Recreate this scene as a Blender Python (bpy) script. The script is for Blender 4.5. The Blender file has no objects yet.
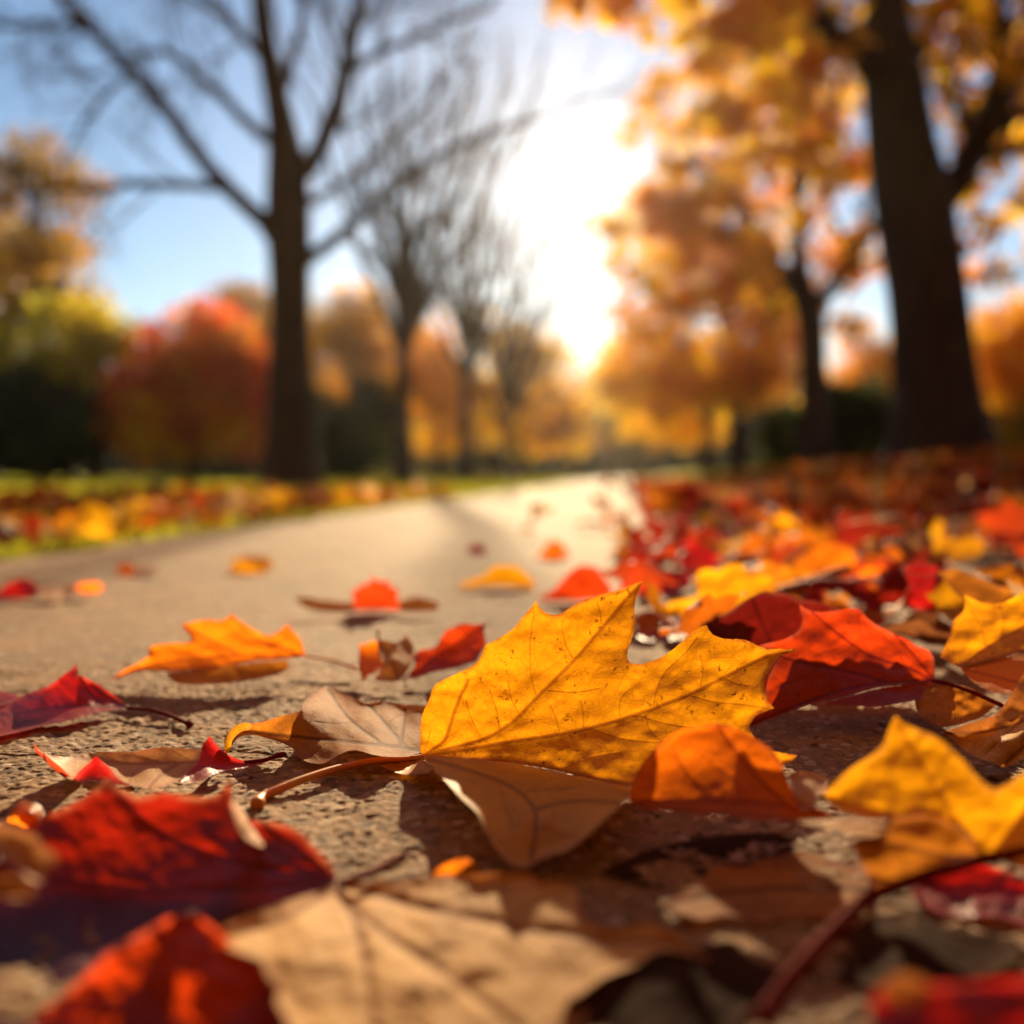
import bpy, math, random
import numpy as np
from mathutils import Vector, Matrix, Quaternion
from mathutils.geometry import delaunay_2d_cdt

R = math.radians
rng = np.random.default_rng(11)
random.seed(11)
SC = bpy.context.scene
COL = SC.collection

# ------------------------------------------------------------------ camera maths
F = 1000.0
H = 0.13
TH = math.atan(37.0 / F)
CAM = np.array([0.0, 0.0, H])
FW = np.array([0.0, math.cos(TH), -math.sin(TH)])
UP = np.array([0.0, math.sin(TH), math.cos(TH)])
RT = np.array([1.0, 0.0, 0.0])


def P(x, y, d):
    return CAM + d * (FW + (x - 512.0) / F * RT + (512.0 - y) / F * UP)


def dz(y, z=0.0):
    """depth at which the line of sight through picture row y is z metres above the path"""
    k = FW[2] + (512.0 - y) / F * UP[2]
    return (z - H) / k


SUN = np.array([0.053, 1.012, 0.305]); SUN /= np.linalg.norm(SUN)
SUN_EL = math.asin(SUN[2]); SUN_AZ = math.atan2(SUN[0], SUN[1])


def smooth(a, b, x):
    t = np.clip((x - a) / (b - a), 0, 1)
    return t * t * (3 - 2 * t)


def ground_z(x, y):
    s = x - 0.108 * y
    z = 0.27 * smooth(0.55, 3.2, s)
    z = z - 0.012 * smooth(-0.97, -1.05, s) * 1.0
    return z


# ------------------------------------------------------------------ numpy value noise
def vnoise(x, y, seed=0):
    xi = np.floor(x).astype(np.int64); yi = np.floor(y).astype(np.int64)
    xf = x - xi; yf = y - yi
    u = xf * xf * (3 - 2 * xf); v = yf * yf * (3 - 2 * yf)

    def h(a, b):
        n = (a * 374761393 + b * 668265263 + seed * 974634777) & 0xFFFFFFFF
        n = ((n ^ (n >> 13)) * 1274126177) & 0xFFFFFFFF
        n = n ^ (n >> 16)
        return (n & 0xFFFF) / 65535.0 * 2 - 1
    return (h(xi, yi) * (1 - u) + h(xi + 1, yi) * u) * (1 - v) + (h(xi, yi + 1) * (1 - u) + h(xi + 1, yi + 1) * u) * v


# ------------------------------------------------------------------ object helpers
def tag(o, label=None, cat=None, group=None, kind=None):
    if label: o['label'] = label
    if cat: o['category'] = cat
    if group: o['group'] = group
    if kind: o['kind'] = kind
    return o


def empty(name, loc):
    o = bpy.data.objects.new(name, None); COL.objects.link(o)
    o.location = loc; o.empty_display_size = 0.02
    return o


def mesh_obj(name, verts, faces, mat, parent=None, loc=None, smooth_shade=True, attrs=None, cols=None):
    """verts in world coordinates; loc is the object's origin"""
    verts = np.asarray(verts, dtype=np.float64)
    o0 = np.zeros(3) if loc is None else np.asarray(loc, dtype=float)
    me = bpy.data.meshes.new(name)
    if isinstance(faces, np.ndarray):
        nf, k = faces.shape
        me.vertices.add(len(verts)); me.vertices.foreach_set('co', (verts - o0).astype(np.float32).ravel())
        me.loops.add(nf * k); me.loops.foreach_set('vertex_index', faces.astype(np.int32).ravel())
        me.polygons.add(nf); me.polygons.foreach_set('loop_start', np.arange(0, nf * k, k, dtype=np.int32))
        me.update(calc_edges=True)
    else:
        me.from_pydata((verts - o0).tolist(), [], [list(f) for f in faces]); me.update()
    if smooth_shade:
        me.polygons.foreach_set('use_smooth', np.ones(len(me.polygons), dtype=bool))
    if attrs:
        for k, v in attrs.items():
            a = me.attributes.new(k, 'FLOAT', 'POINT'); a.data.foreach_set('value', np.asarray(v, dtype=np.float32))
    if cols is not None:
        a = me.color_attributes.new('Col', 'FLOAT_COLOR', 'POINT')
        c = np.ones((len(verts), 4), dtype=np.float32); c[:, :3] = cols
        a.data.foreach_set('color', c.ravel())
    me.materials.append(mat)
    o = bpy.data.objects.new(name, me); COL.objects.link(o)
    if parent is not None:
        o.parent = parent
        o.location = Vector(o0) - parent.location
    else:
        o.location = o0
    return o


class Tubes:
    def __init__(self): self.v = []; self.f = []; self.n = 0

    def add(self, pts, rad, sides=6, cap=True):
        pts = np.asarray(pts, float); n = len(pts)
        rad = np.broadcast_to(np.asarray(rad, float), (n,))
        t = np.gradient(pts, axis=0); t /= np.linalg.norm(t, axis=1)[:, None] + 1e-12
        ref = np.array([0.31, 0.17, 0.93]) if abs(t[0][2]) < 0.8 else np.array([0.95, 0.2, 0.1])
        rings = []
        for i in range(n):
            a = np.cross(t[i], ref); a /= np.linalg.norm(a) + 1e-12
            b = np.cross(t[i], a)
            ref = np.cross(a, t[i]) if False else ref
            ang = np.linspace(0, 2 * math.pi, sides, endpoint=False)
            rings.append(pts[i] + rad[i] * (np.cos(ang)[:, None] * a + np.sin(ang)[:, None] * b))
        V = np.concatenate(rings)
        base = self.n
        for i in range(n - 1):
            for k in range(sides):
                k2 = (k + 1) % sides
                self.f.append((base + i * sides + k, base + i * sides + k2, base + (i + 1) * sides + k2, base + (i + 1) * sides + k))
        self.v.append(V); self.n += len(V)

    def build(self, name, mat, parent=None, loc=None):
        return mesh_obj(name, np.concatenate(self.v), np.array(self.f), mat, parent, loc)


def catmull(pts, per=6):
    pts = np.asarray(pts, float)
    if len(pts) < 3:
        t = np.linspace(0, 1, per + 1)[:, None]
        return pts[0] * (1 - t) + pts[-1] * t
    p = np.vstack([2 * pts[0] - pts[1], pts, 2 * pts[-1] - pts[-2]])
    out = []
    for i in range(1, len(p) - 2):
        for t in np.linspace(0, 1, per, endpoint=False):
            out.append(0.5 * ((2 * p[i]) + (-p[i - 1] + p[i + 1]) * t + (2 * p[i - 1] - 5 * p[i] + 4 * p[i + 1] - p[i + 2]) * t * t
                              + (-p[i - 1] + 3 * p[i] - 3 * p[i + 1] + p[i + 2]) * t ** 3))
    out.append(p[-2])
    return np.array(out)


# ------------------------------------------------------------------ materials
def new_mat(name):
    m = bpy.data.materials.new(name); m.use_nodes = True
    nt = m.node_tree; nt.nodes.clear()
    return m, nt, nt.nodes, nt.links


def N(nt, t, **kw):
    n = nt.nodes.new(t)
    for k, v in kw.items():
        if k.startswith('i_'):
            n.inputs[k[2:].replace('_', ' ')].default_value = v
        else:
            setattr(n, k, v)
    return n


def mixc(nt, fac, a, b, mode='MIX'):
    n = nt.nodes.new('ShaderNodeMix'); n.data_type = 'RGBA'; n.blend_type = mode; n.clamp_factor = True
    for sock, val in ((n.inputs[0], fac), (n.inputs[6], a), (n.inputs[7], b)):
        if isinstance(val, bpy.types.NodeSocket): nt.links.new(val, sock)
        elif isinstance(val, (tuple, list)): sock.default_value = (*val[:3], 1)
        else: sock.default_value = val
    return n.outputs[2]


def mapr(nt, val, a, b, c=0.0, d=1.0, smoothstep=False):
    n = nt.nodes.new('ShaderNodeMapRange'); n.clamp = True
    if smoothstep: n.interpolation_type = 'SMOOTHSTEP'
    nt.links.new(val, n.inputs[0])
    n.inputs[1].default_value = a; n.inputs[2].default_value = b; n.inputs[3].default_value = c; n.inputs[4].default_value = d
    return n.outputs[0]


def math_n(nt, op, a, b=None, c=None):
    n = nt.nodes.new('ShaderNodeMath'); n.operation = op
    for i, v in enumerate((a, b, c)):
        if v is None: continue
        if isinstance(v, bpy.types.NodeSocket): nt.links.new(v, n.inputs[i])
        else: n.inputs[i].default_value = v
    return n.outputs[0]


def leaf_mat(name, front, back, vein, spot=(0.12, 0.03, 0.01), spots=0.5, rough=0.45, trans=0.55, edge=None, blotch=0.25, scale=1.0, source=None, spec=0.28):
    """thin leaf: reflecting skin over a translucent body, with veins, net veins, blotches and specks.
    source None: fixed colours; 'object': Object Info colour; 'vertex': colour attribute."""
    m, nt, nodes, L = new_mat(name)
    out = N(nt, 'ShaderNodeOutputMaterial')
    tc = N(nt, 'ShaderNodeTexCoord')
    co = tc.outputs['Object']
    if source == 'object':
        oi = N(nt, 'ShaderNodeObjectInfo'); fcol = oi.outputs['Color']
        bcol = mixc(nt, 1.0, fcol, (1.0, 0.85, 0.6), 'MULTIPLY')
    elif source == 'vertex':
        at = N(nt, 'ShaderNodeAttribute', attribute_name='Col'); fcol = at.outputs['Color']
        bcol = mixc(nt, 1.0, fcol, (1.0, 0.9, 0.7), 'MULTIPLY')
    else:
        fcol, bcol = front, back
    n1 = N(nt, 'ShaderNodeTexNoise', i_Scale=38.0 * scale, i_Detail=5.0, i_Roughness=0.6); L.new(co, n1.inputs['Vector'])
    n2 = N(nt, 'ShaderNodeTexNoise', i_Scale=330.0 * scale, i_Detail=4.0, i_Roughness=0.7); L.new(co, n2.inputs['Vector'])
    n3 = N(nt, 'ShaderNodeTexNoise', i_Scale=95.0 * scale, i_Detail=3.0); L.new(co, n3.inputs['Vector'])
    bl = mapr(nt, n1.outputs['Fac'], 0.42, 0.68, 0.0, blotch)
    sp = math_n(nt, 'MULTIPLY', mapr(nt, n2.outputs['Fac'], 0.575, 0.66), mapr(nt, n3.outputs['Fac'], 0.44, 0.60))
    sp = math_n(nt, 'MULTIPLY', sp, spots)
    va = N(nt, 'ShaderNodeAttribute', attribute_name='vd')
    v2 = N(nt, 'ShaderNodeAttribute', attribute_name='vs')
    ea = N(nt, 'ShaderNodeAttribute', attribute_name='ed')
    vf = mapr(nt, va.outputs['Fac'], 0.0, 0.0011, 1.0, 0.0, True)
    vsf = mapr(nt, v2.outputs['Fac'], 0.0, 0.0006, 0.65, 0.0, True)
    vor = N(nt, 'ShaderNodeTexVoronoi', feature='DISTANCE_TO_EDGE', i_Scale=300.0 * scale); L.new(co, vor.inputs['Vector'])
    vor2 = N(nt, 'ShaderNodeTexVoronoi', feature='DISTANCE_TO_EDGE', i_Scale=110.0 * scale); L.new(co, vor2.inputs['Vector'])
    net = mapr(nt, vor.outputs['Distance'], 0.0, 0.11, 0.17, 0.0)
    net2 = mapr(nt, vor2.outputs['Distance'], 0.0, 0.05, 0.26, 0.0)
    net = math_n(nt, 'MAXIMUM', net, net2)
    veins = math_n(nt, 'MAXIMUM', vf, vsf)
    ef = mapr(nt, ea.outputs['Fac'], 0.0, 0.0028, 0.75, 0.0, True)
    ef = math_n(nt, 'MULTIPLY', ef, mapr(nt, n3.outputs['Fac'], 0.35, 0.62))

    def chain(c):
        c = mixc(nt, bl, c, spot)
        c = mixc(nt, net, c, vein)
        c = mixc(nt, sp, c, spot)
        if edge is not None: c = mixc(nt, ef, c, edge)
        c = mixc(nt, math_n(nt, 'MULTIPLY', veins, 0.8), c, vein)
        return c
    cf, cb = chain(fcol), chain(bcol)
    hgt = math_n(nt, 'MULTIPLY', veins, 1.0)
    hgt = math_n(nt, 'ADD', hgt, math_n(nt, 'MULTIPLY', net, 1.6))
    hgt = math_n(nt, 'ADD', hgt, math_n(nt, 'MULTIPLY', n2.outputs['Fac'], 0.5))
    hgt = math_n(nt, 'ADD', hgt, math_n(nt, 'MULTIPLY', n3.outputs['Fac'], 0.35))
    bp = N(nt, 'ShaderNodeBump', i_Strength=0.5, i_Distance=0.0004 / scale); L.new(hgt, bp.inputs['Height'])
    pr = N(nt, 'ShaderNodeBsdfPrincipled'); L.new(cf, pr.inputs['Base Color'])
    pr.inputs['Roughness'].default_value = rough
    pr.inputs['Specular IOR Level'].default_value = spec
    L.new(bp.outputs[0], pr.inputs['Normal'])
    tr = N(nt, 'ShaderNodeBsdfTranslucent'); L.new(cb, tr.inputs['Color']); L.new(bp.outputs[0], tr.inputs['Normal'])
    mx = N(nt, 'ShaderNodeMixShader'); mx.inputs[0].default_value = trans
    L.new(pr.outputs[0], mx.inputs[1]); L.new(tr.outputs[0], mx.inputs[2])
    L.new(mx.outputs[0], out.inputs['Surface'])
    return m


def plain_mat(name, col, col2=None, rough=0.7, nscale=20.0, bump=0.4, bdist=0.01, stretch=None, spec=0.4):
    m, nt, nodes, L = new_mat(name)
    out = N(nt, 'ShaderNodeOutputMaterial')
    tc = N(nt, 'ShaderNodeTexCoord'); co = tc.outputs['Object']
    if stretch:
        mp = N(nt, 'ShaderNodeMapping'); mp.inputs['Scale'].default_value = stretch
        L.new(co, mp.inputs['Vector']); co = mp.outputs[0]
    n1 = N(nt, 'ShaderNodeTexNoise', i_Scale=nscale, i_Detail=8.0, i_Roughness=0.65); L.new(co, n1.inputs['Vector'])
    c = mixc(nt, mapr(nt, n1.outputs['Fac'], 0.35, 0.68), col, col2 or tuple(x * 0.55 for x in col))
    bp = N(nt, 'ShaderNodeBump', i_Strength=bump, i_Distance=bdist); L.new(n1.outputs['Fac'], bp.inputs['Height'])
    pr = N(nt, 'ShaderNodeBsdfPrincipled'); L.new(c, pr.inputs['Base Color']); pr.inputs['Roughness'].default_value = rough
    pr.inputs['Specular IOR Level'].default_value = spec
    L.new(bp.outputs[0], pr.inputs['Normal']); L.new(pr.outputs[0], out.inputs['Surface'])
    return m


M = {}
M['yellow'] = leaf_mat('yellow_leaf', (0.62, 0.27, 0.03), (0.95, 0.37, 0.006), (0.34, 0.085, 0.006), (0.24, 0.06, 0.005), 1.3, 0.5, 0.60, edge=(0.30, 0.06, 0.02), blotch=0.16)
M['yellow_front'] = leaf_mat('golden_leaf', (0.70, 0.33, 0.02), (0.98, 0.43, 0.006), (0.5, 0.16, 0.01), (0.4, 0.14, 0.01), 0.4, 0.5, 0.60, edge=(0.45, 0.18, 0.04), blotch=0.12)
M['orange'] = leaf_mat('orange_leaf', (0.60, 0.17, 0.02), (0.98, 0.21, 0.006), (0.42, 0.06, 0.01), (0.32, 0.04, 0.01), 0.5, 0.5, 0.72, edge=(0.25, 0.04, 0.02), blotch=0.1)
M['amber'] = leaf_mat('amber_leaf', (0.62, 0.22, 0.02), (0.98, 0.25, 0.006), (0.50, 0.09, 0.01), (0.36, 0.06, 0.01), 0.5, 0.5, 0.72, edge=(0.2, 0.04, 0.02), blotch=0.1)
M['red'] = leaf_mat('red_leaf', (0.34, 0.035, 0.012), (0.74, 0.06, 0.006), (0.18, 0.01, 0.008), (0.12, 0.008, 0.006), 0.6, 0.45, 0.58, edge=(0.35, 0.08, 0.05), blotch=0.3)
M['crimson'] = leaf_mat('crimson_leaf', (0.34, 0.02, 0.022), (0.62, 0.012, 0.012), (0.14, 0.006, 0.008), (0.08, 0.004, 0.006), 0.5, 0.42, 0.52, edge=(0.45, 0.10, 0.08), blotch=0.35)
M['maroon'] = leaf_mat('maroon_leaf', (0.085, 0.010, 0.013), (0.46, 0.018, 0.006), (0.09, 0.006, 0.01), (0.05, 0.003, 0.006), 0.5, 0.40, 0.42, edge=(0.5, 0.2, 0.1), blotch=0.4)
M['purple'] = leaf_mat('purple_leaf', (0.10, 0.012, 0.022), (0.40, 0.02, 0.012), (0.05, 0.005, 0.01), (0.04, 0.003, 0.008), 0.5, 0.5, 0.22, edge=(0.4, 0.15, 0.1), blotch=0.4)
M['tan'] = leaf_mat('tan_leaf', (0.72, 0.43, 0.17), (0.60, 0.20, 0.03), (0.22, 0.08, 0.03), (0.20, 0.07, 0.03), 0.6, 0.7, 0.30, edge=(0.40, 0.14, 0.06), blotch=0.45, spec=0.05)
M['brown'] = leaf_mat('brown_leaf', (0.46, 0.23, 0.09), (0.75, 0.26, 0.02), (0.13, 0.04, 0.02), (0.12, 0.035, 0.02), 0.6, 0.7, 0.40, edge=(0.34, 0.12, 0.08), blotch=0.4, spec=0.04)
M['buff'] = leaf_mat('buff_lobe', (0.70, 0.36, 0.06), (0.95, 0.42, 0.01), (0.30, 0.10, 0.02), (0.30, 0.10, 0.02), 0.6, 0.6, 0.5, edge=(0.5, 0.25, 0.12), blotch=0.3)  # buff colours for the lower lobe of the yellow leaf
M['cream'] = leaf_mat('cream_leaf', (0.50, 0.29, 0.14), (0.60, 0.28, 0.10), (0.30, 0.12, 0.06), (0.30, 0.10, 0.06), 0.6, 0.6, 0.25, edge=(0.35, 0.09, 0.05), blotch=0.35, spec=0.08)
M['shade_dark'] = leaf_mat('shade_dark_leaf', (0.055, 0.026, 0.014), (0.12, 0.03, 0.01), (0.03, 0.012, 0.008), (0.02, 0.01, 0.007), 0.8, 0.8, 0.25, edge=(0.09, 0.04, 0.02), blotch=0.5, spec=0.02)  # near-black colours that stand in for foreground shade
M['small'] = leaf_mat('litter_leaf', None, None, (0.20, 0.04, 0.01), (0.14, 0.035, 0.012), 0.9, 0.62, 0.52, blotch=0.45, source='object', scale=0.7, spec=0.12)
M['litter'] = leaf_mat('litter_mass_leaf', None, None, (0.20, 0.04, 0.01), (0.14, 0.035, 0.012), 0.0, 0.62, 0.52, blotch=0.3, source='vertex', scale=0.3, spec=0.12)
M['stalk_red'] = plain_mat('red_stalk', (0.16, 0.013, 0.009), (0.10, 0.008, 0.008), 0.8, 400, 0.3, 0.0003, spec=0.03)
M['stalk_orange'] = plain_mat('orange_stalk', (0.70, 0.20, 0.07), (0.62, 0.33, 0.07), 0.5, 60, 0.2, 0.0003, spec=0.2)
M['stalk_brown'] = plain_mat('brown_stalk', (0.32, 0.14, 0.06), (0.2, 0.07, 0.03), 0.5, 300, 0.3, 0.0003)


def foliage_mat(name, trans=0.5):
    m, nt, nodes, L = new_mat(name)
    out = N(nt, 'ShaderNodeOutputMaterial')
    at = N(nt, 'ShaderNodeAttribute', attribute_name='Col'); c = at.outputs['Color']
    tc = N(nt, 'ShaderNodeTexCoord')
    nz = N(nt, 'ShaderNodeTexNoise', i_Scale=14.0, i_Detail=2.0); L.new(tc.outputs['Object'], nz.inputs['Vector'])
    c = mixc(nt, mapr(nt, nz.outputs['Fac'], 0.35, 0.7, 0, 0.35), c, mixc(nt, 1.0, c, (0.5, 0.4, 0.35), 'MULTIPLY'))
    pr = N(nt, 'ShaderNodeBsdfPrincipled'); L.new(c, pr.inputs['Base Color']); pr.inputs['Roughness'].default_value = 0.6
    pr.inputs['Specular IOR Level'].default_value = 0.06
    tr = N(nt, 'ShaderNodeBsdfTranslucent'); L.new(c, tr.inputs['Color'])
    mx = N(nt, 'ShaderNodeMixShader'); mx.inputs[0].default_value = trans
    L.new(pr.outputs[0], mx.inputs[1]); L.new(tr.outputs[0], mx.inputs[2]); L.new(mx.outputs[0], out.inputs['Surface'])
    return m


M['foliage'] = foliage_mat('crown_leaves', 0.62)
M['grass'] = foliage_mat('grass_blades', 0.55)
M['bark'] = plain_mat('grey_brown_bark', (0.085, 0.060, 0.042), (0.03, 0.021, 0.016), 0.9, 16.0, 0.9, 0.03, (1.0, 1.0, 0.22), spec=0.15)
M['bark_dark'] = plain_mat('dark_bark', (0.055, 0.034, 0.024), (0.016, 0.011, 0.009), 0.9, 13.0, 0.9, 0.03, (1.0, 1.0, 0.2), spec=0.15)


def path_mat():
    m, nt, nodes, L = new_mat('worn_concrete')
    out = N(nt, 'ShaderNodeOutputMaterial')
    ge = N(nt, 'ShaderNodeNewGeometry'); co = ge.outputs['Position']
    n1 = N(nt, 'ShaderNodeTexNoise', i_Scale=5.0, i_Detail=8.0, i_Roughness=0.6); L.new(co, n1.inputs['Vector'])
    n2 = N(nt, 'ShaderNodeTexNoise', i_Scale=210.0, i_Detail=6.0, i_Roughness=0.75); L.new(co, n2.inputs['Vector'])
    n3 = N(nt, 'ShaderNodeTexNoise', i_Scale=620.0, i_Detail=4.0, i_Roughness=0.7); L.new(co, n3.inputs['Vector'])
    n4 = N(nt, 'ShaderNodeTexNoise', i_Scale=24.0, i_Detail=5.0, i_Roughness=0.6); L.new(co, n4.inputs['Vector'])
    vo = N(nt, 'ShaderNodeTexVoronoi', i_Scale=260.0); L.new(co, vo.inputs['Vector'])
    at = N(nt, 'ShaderNodeAttribute', attribute_name='pit')
    c = mixc(nt, mapr(nt, n1.outputs['Fac'], 0.35, 0.68), (0.42, 0.235, 0.105), (0.31, 0.175, 0.082))
    c = mixc(nt, mapr(nt, n4.outputs['Fac'], 0.42, 0.68, 0, 0.8), c, (0.20, 0.125, 0.075))
    c = mixc(nt, mapr(nt, n2.outputs['Fac'], 0.40, 0.66, 0.0, 0.85), c, (0.16, 0.11, 0.075))
    hs = N(nt, 'ShaderNodeSeparateColor'); L.new(vo.outputs['Color'], hs.inputs[0])
    c = mixc(nt, mapr(nt, hs.outputs[0], 0.80, 0.95, 0, 0.6), c, (0.55, 0.43, 0.32))
    c = mixc(nt, mapr(nt, hs.outputs[1], 0.82, 0.97, 0, 0.6), c, (0.07, 0.05, 0.04))
    c = mixc(nt, mapr(nt, at.outputs['Fac'], 0.0, 1.0, 0, 0.85), c, (0.05, 0.035, 0.025))
    h = math_n(nt, 'ADD', math_n(nt, 'MULTIPLY', n3.outputs['Fac'], 0.5), n2.outputs['Fac'])
    h = math_n(nt, 'ADD', h, math_n(nt, 'MULTIPLY', vo.outputs['Distance'], -0.5))
    bp = N(nt, 'ShaderNodeBump', i_Strength=1.0, i_Distance=0.0018); L.new(h, bp.inputs['Height'])
    pr = N(nt, 'ShaderNodeBsdfPrincipled'); L.new(c, pr.inputs['Base Color']); L.new(bp.outputs[0], pr.inputs['Normal'])
    pr.inputs['Roughness'].default_value = 0.85; pr.inputs['Specular IOR Level'].default_value = 0.13
    L.new(pr.outputs[0], out.inputs['Surface'])
    return m


def soil_mat():
    m, nt, nodes, L = new_mat('lawn_soil')
    out = N(nt, 'ShaderNodeOutputMaterial')
    ge = N(nt, 'ShaderNodeNewGeometry'); co = ge.outputs['Position']
    n1 = N(nt, 'ShaderNodeTexNoise', i_Scale=0.6, i_Detail=7.0, i_Roughness=0.65); L.new(co, n1.inputs['Vector'])
    n2 = N(nt, 'ShaderNodeTexNoise', i_Scale=30.0, i_Detail=6.0, i_Roughness=0.7); L.new(co, n2.inputs['Vector'])
    at = N(nt, 'ShaderNodeAttribute', attribute_name='lit')
    c = mixc(nt, mapr(nt, n1.outputs['Fac'], 0.35, 0.65), (0.16, 0.19, 0.02), (0.22, 0.18, 0.025))
    c = mixc(nt, mapr(nt, n2.outputs['Fac'], 0.35, 0.7, 0, 0.7), c, (0.045, 0.05, 0.012))
    lit = mixc(nt, mapr(nt, n2.outputs['Fac'], 0.38, 0.62), (0.16, 0.055, 0.02), (0.055, 0.02, 0.012))
    c = mixc(nt, at.outputs['Fac'], c, lit)
    bp = N(nt, 'ShaderNodeBump', i_Strength=0.9, i_Distance=0.03); L.new(n2.outputs['Fac'], bp.inputs['Height'])
    pr = N(nt, 'ShaderNodeBsdfPrincipled'); L.new(c, pr.inputs['Base Color']); L.new(bp.outputs[0], pr.inputs['Normal'])
    pr.inputs['Roughness'].default_value = 0.9; pr.inputs['Specular IOR Level'].default_value = 0.2
    L.new(pr.outputs[0], out.inputs['Surface'])
    return m


# ------------------------------------------------------------------ ground and path
def grid_mesh(name, X, Y, Z, mat, attrs=None, kind='structure'):
    nr, nc = X.shape
    V = np.stack([X, Y, Z], -1).reshape(-1, 3)
    i = np.arange(nr * nc).reshape(nr, nc)
    Fc = np.stack([i[:-1, :-1], i[:-1, 1:], i[1:, 1:], i[1:, :-1]], -1).reshape(-1, 4)
    o = mesh_obj(name, V, Fc, mat, attrs={k: v.ravel() for k, v in (attrs or {}).items()})
    tag(o, kind=kind)
    return o


yy = np.concatenate([np.linspace(-8, 0, 17)[:-1], np.geomspace(0.2, 600, 150)])
ss = np.concatenate([-np.geomspace(400, 1.2, 60), np.linspace(-1.15, 3.6, 60), np.geomspace(3.8, 400, 50)])
S_, Y_ = np.meshgrid(ss, yy)
X_ = S_ + 0.108 * Y_
Z_ = ground_z(X_, Y_) - 0.004
Z_ = Z_ + 0.02 * vnoise(X_ * 0.8, Y_ * 0.8, 3) * smooth(1.2, 2.5, np.abs(S_ + 0.2)) * smooth(60, 10, Y_)
under = (S_ > -0.97) & (S_ < 0.52)
Z_ = np.where(under, -0.03, Z_)
lit = np.clip(smooth(-2.2, -1.0, S_) * smooth(14, 5, Y_) + smooth(-0.5, 0.5, S_) * smooth(5.0, 3.0, S_) * smooth(20, 9, Y_), 0, 1)
grid_mesh('ground', X_, Y_, Z_, soil_mat(), {'lit': lit})

# path: finely modelled surface (grit, pits, low waves) close to the camera, coarser further off
rows = np.concatenate([np.linspace(-8, 0.1, 20), np.linspace(0.13, 0.2, 60)[1:], np.linspace(0.2, 0.62, 620)[1:], np.linspace(0.62, 0.7, 60)[1:], np.geomspace(0.7, 500, 260)[1:]])
cols = np.concatenate([np.linspace(-0.95, -0.36, 40)[:-1], np.linspace(-0.36, 0.36, 860), np.linspace(0.36, 0.5, 25)[1:]])
S_, Y_ = np.meshgrid(cols, rows)
X_ = S_ + 0.108 * Y_
fade = smooth(3.5, 1.2, Y_)
fine = smooth(1.1, 0.6, Y_)
hh = (0.0004 * vnoise(X_ * 60, Y_ * 60, 1) + 0.0011 * vnoise(X_ * 16, Y_ * 16, 2)) * fade + 0.004 * vnoise(X_ * 1.3, Y_ * 1.3, 5)
g = vnoise(X_ * 330, Y_ * 330, 7); g2 = vnoise(X_ * 610, Y_ * 610, 9); g3 = vnoise(X_ * 170, Y_ * 170, 4)
hh = hh + (0.00045 * g + 0.00032 * g2 + 0.00035 * g3) * fine
pitn = vnoise(X_ * 150 + 31, Y_ * 150, 12) + 0.5 * vnoise(X_ * 400, Y_ * 400, 13)
pit = smooth(0.78, 1.1, pitn) * fade
hh = hh - 0.0009 * pit * fine
# a hairline crack wandering across
ck = np.abs((Y_ - 0.475) - 0.16 * (X_ + 0.05) - 0.012 * vnoise(X_ * 30, X_ * 0 + 3, 21) - 0.004 * vnoise(X_ * 110, X_ * 0 + 5, 22))
ck = smooth(0.0016, 0.0004, ck) * fine * smooth(0.02, -0.02, X_)
hh = hh - 0.001 * ck
edge = smooth(0.0, 0.03, np.minimum(S_ + 0.95, 0.5 - S_))
hh = hh - 0.02 * (1 - edge)
grid_mesh('path', X_, Y_, hh, path_mat(), {'pit': np.clip(pit + ck * 0.7, 0, 1)})


# ------------------------------------------------------------------ hero leaves
def seg_dist(p, a, b):
    ab = b - a; t = np.clip(((p - a) @ ab) / (ab @ ab + 1e-12), 0, 1)
    return np.linalg.norm(p - (a + t[:, None] * ab), axis=1)


def poly_dist(p, line, closed=False):
    d = np.full(len(p), 1e9)
    n = len(line)
    for i in range(n if closed else n - 1):
        d = np.minimum(d, seg_dist(p, line[i], line[(i + 1) % n]))
    return d


def inside(p, poly):
    x, y = p[:, 0], p[:, 1]; r = np.zeros(len(p), bool); n = len(poly); j = n - 1
    for i in range(n):
        xi, yi = poly[i]; xj, yj = poly[j]
        c = ((yi > y) != (yj > y)) & (x < (xj - xi) * (y - yi) / (yj - yi + 1e-12) + xi)
        r ^= c; j = i
    return r


def refine(poly, step, jit, rg):
    """round gentle corners, keep sharp teeth, resample with a slightly ragged edge"""
    p = np.asarray(poly, float); n = len(p); out = []
    for i in range(n):
        a, b, c = p[i - 1], p[i], p[(i + 1) % n]
        u = (b - a) / (np.linalg.norm(b - a) + 1e-9); v = (c - b) / (np.linalg.norm(c - b) + 1e-9)
        if u @ v > 0.35:
            out += [b + (a - b) * 0.27, b * 0.86 + (a + c) * 0.07, b + (c - b) * 0.27]
        else:
            out += [b]
    p = np.array(out); n = len(p); res = []
    for i in range(n):
        a, b = p[i], p[(i + 1) % n]; L_ = np.linalg.norm(b - a); k = max(1, int(round(L_ / step)))
        nrm = np.array([-(b - a)[1], (b - a)[0]]) / (L_ + 1e-9)
        for t in range(k):
            q = a + (b - a) * t / k
            if t > 0: q = q + nrm * rg.normal(0, jit)
            res.append(q)
    return np.array(res)


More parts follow.
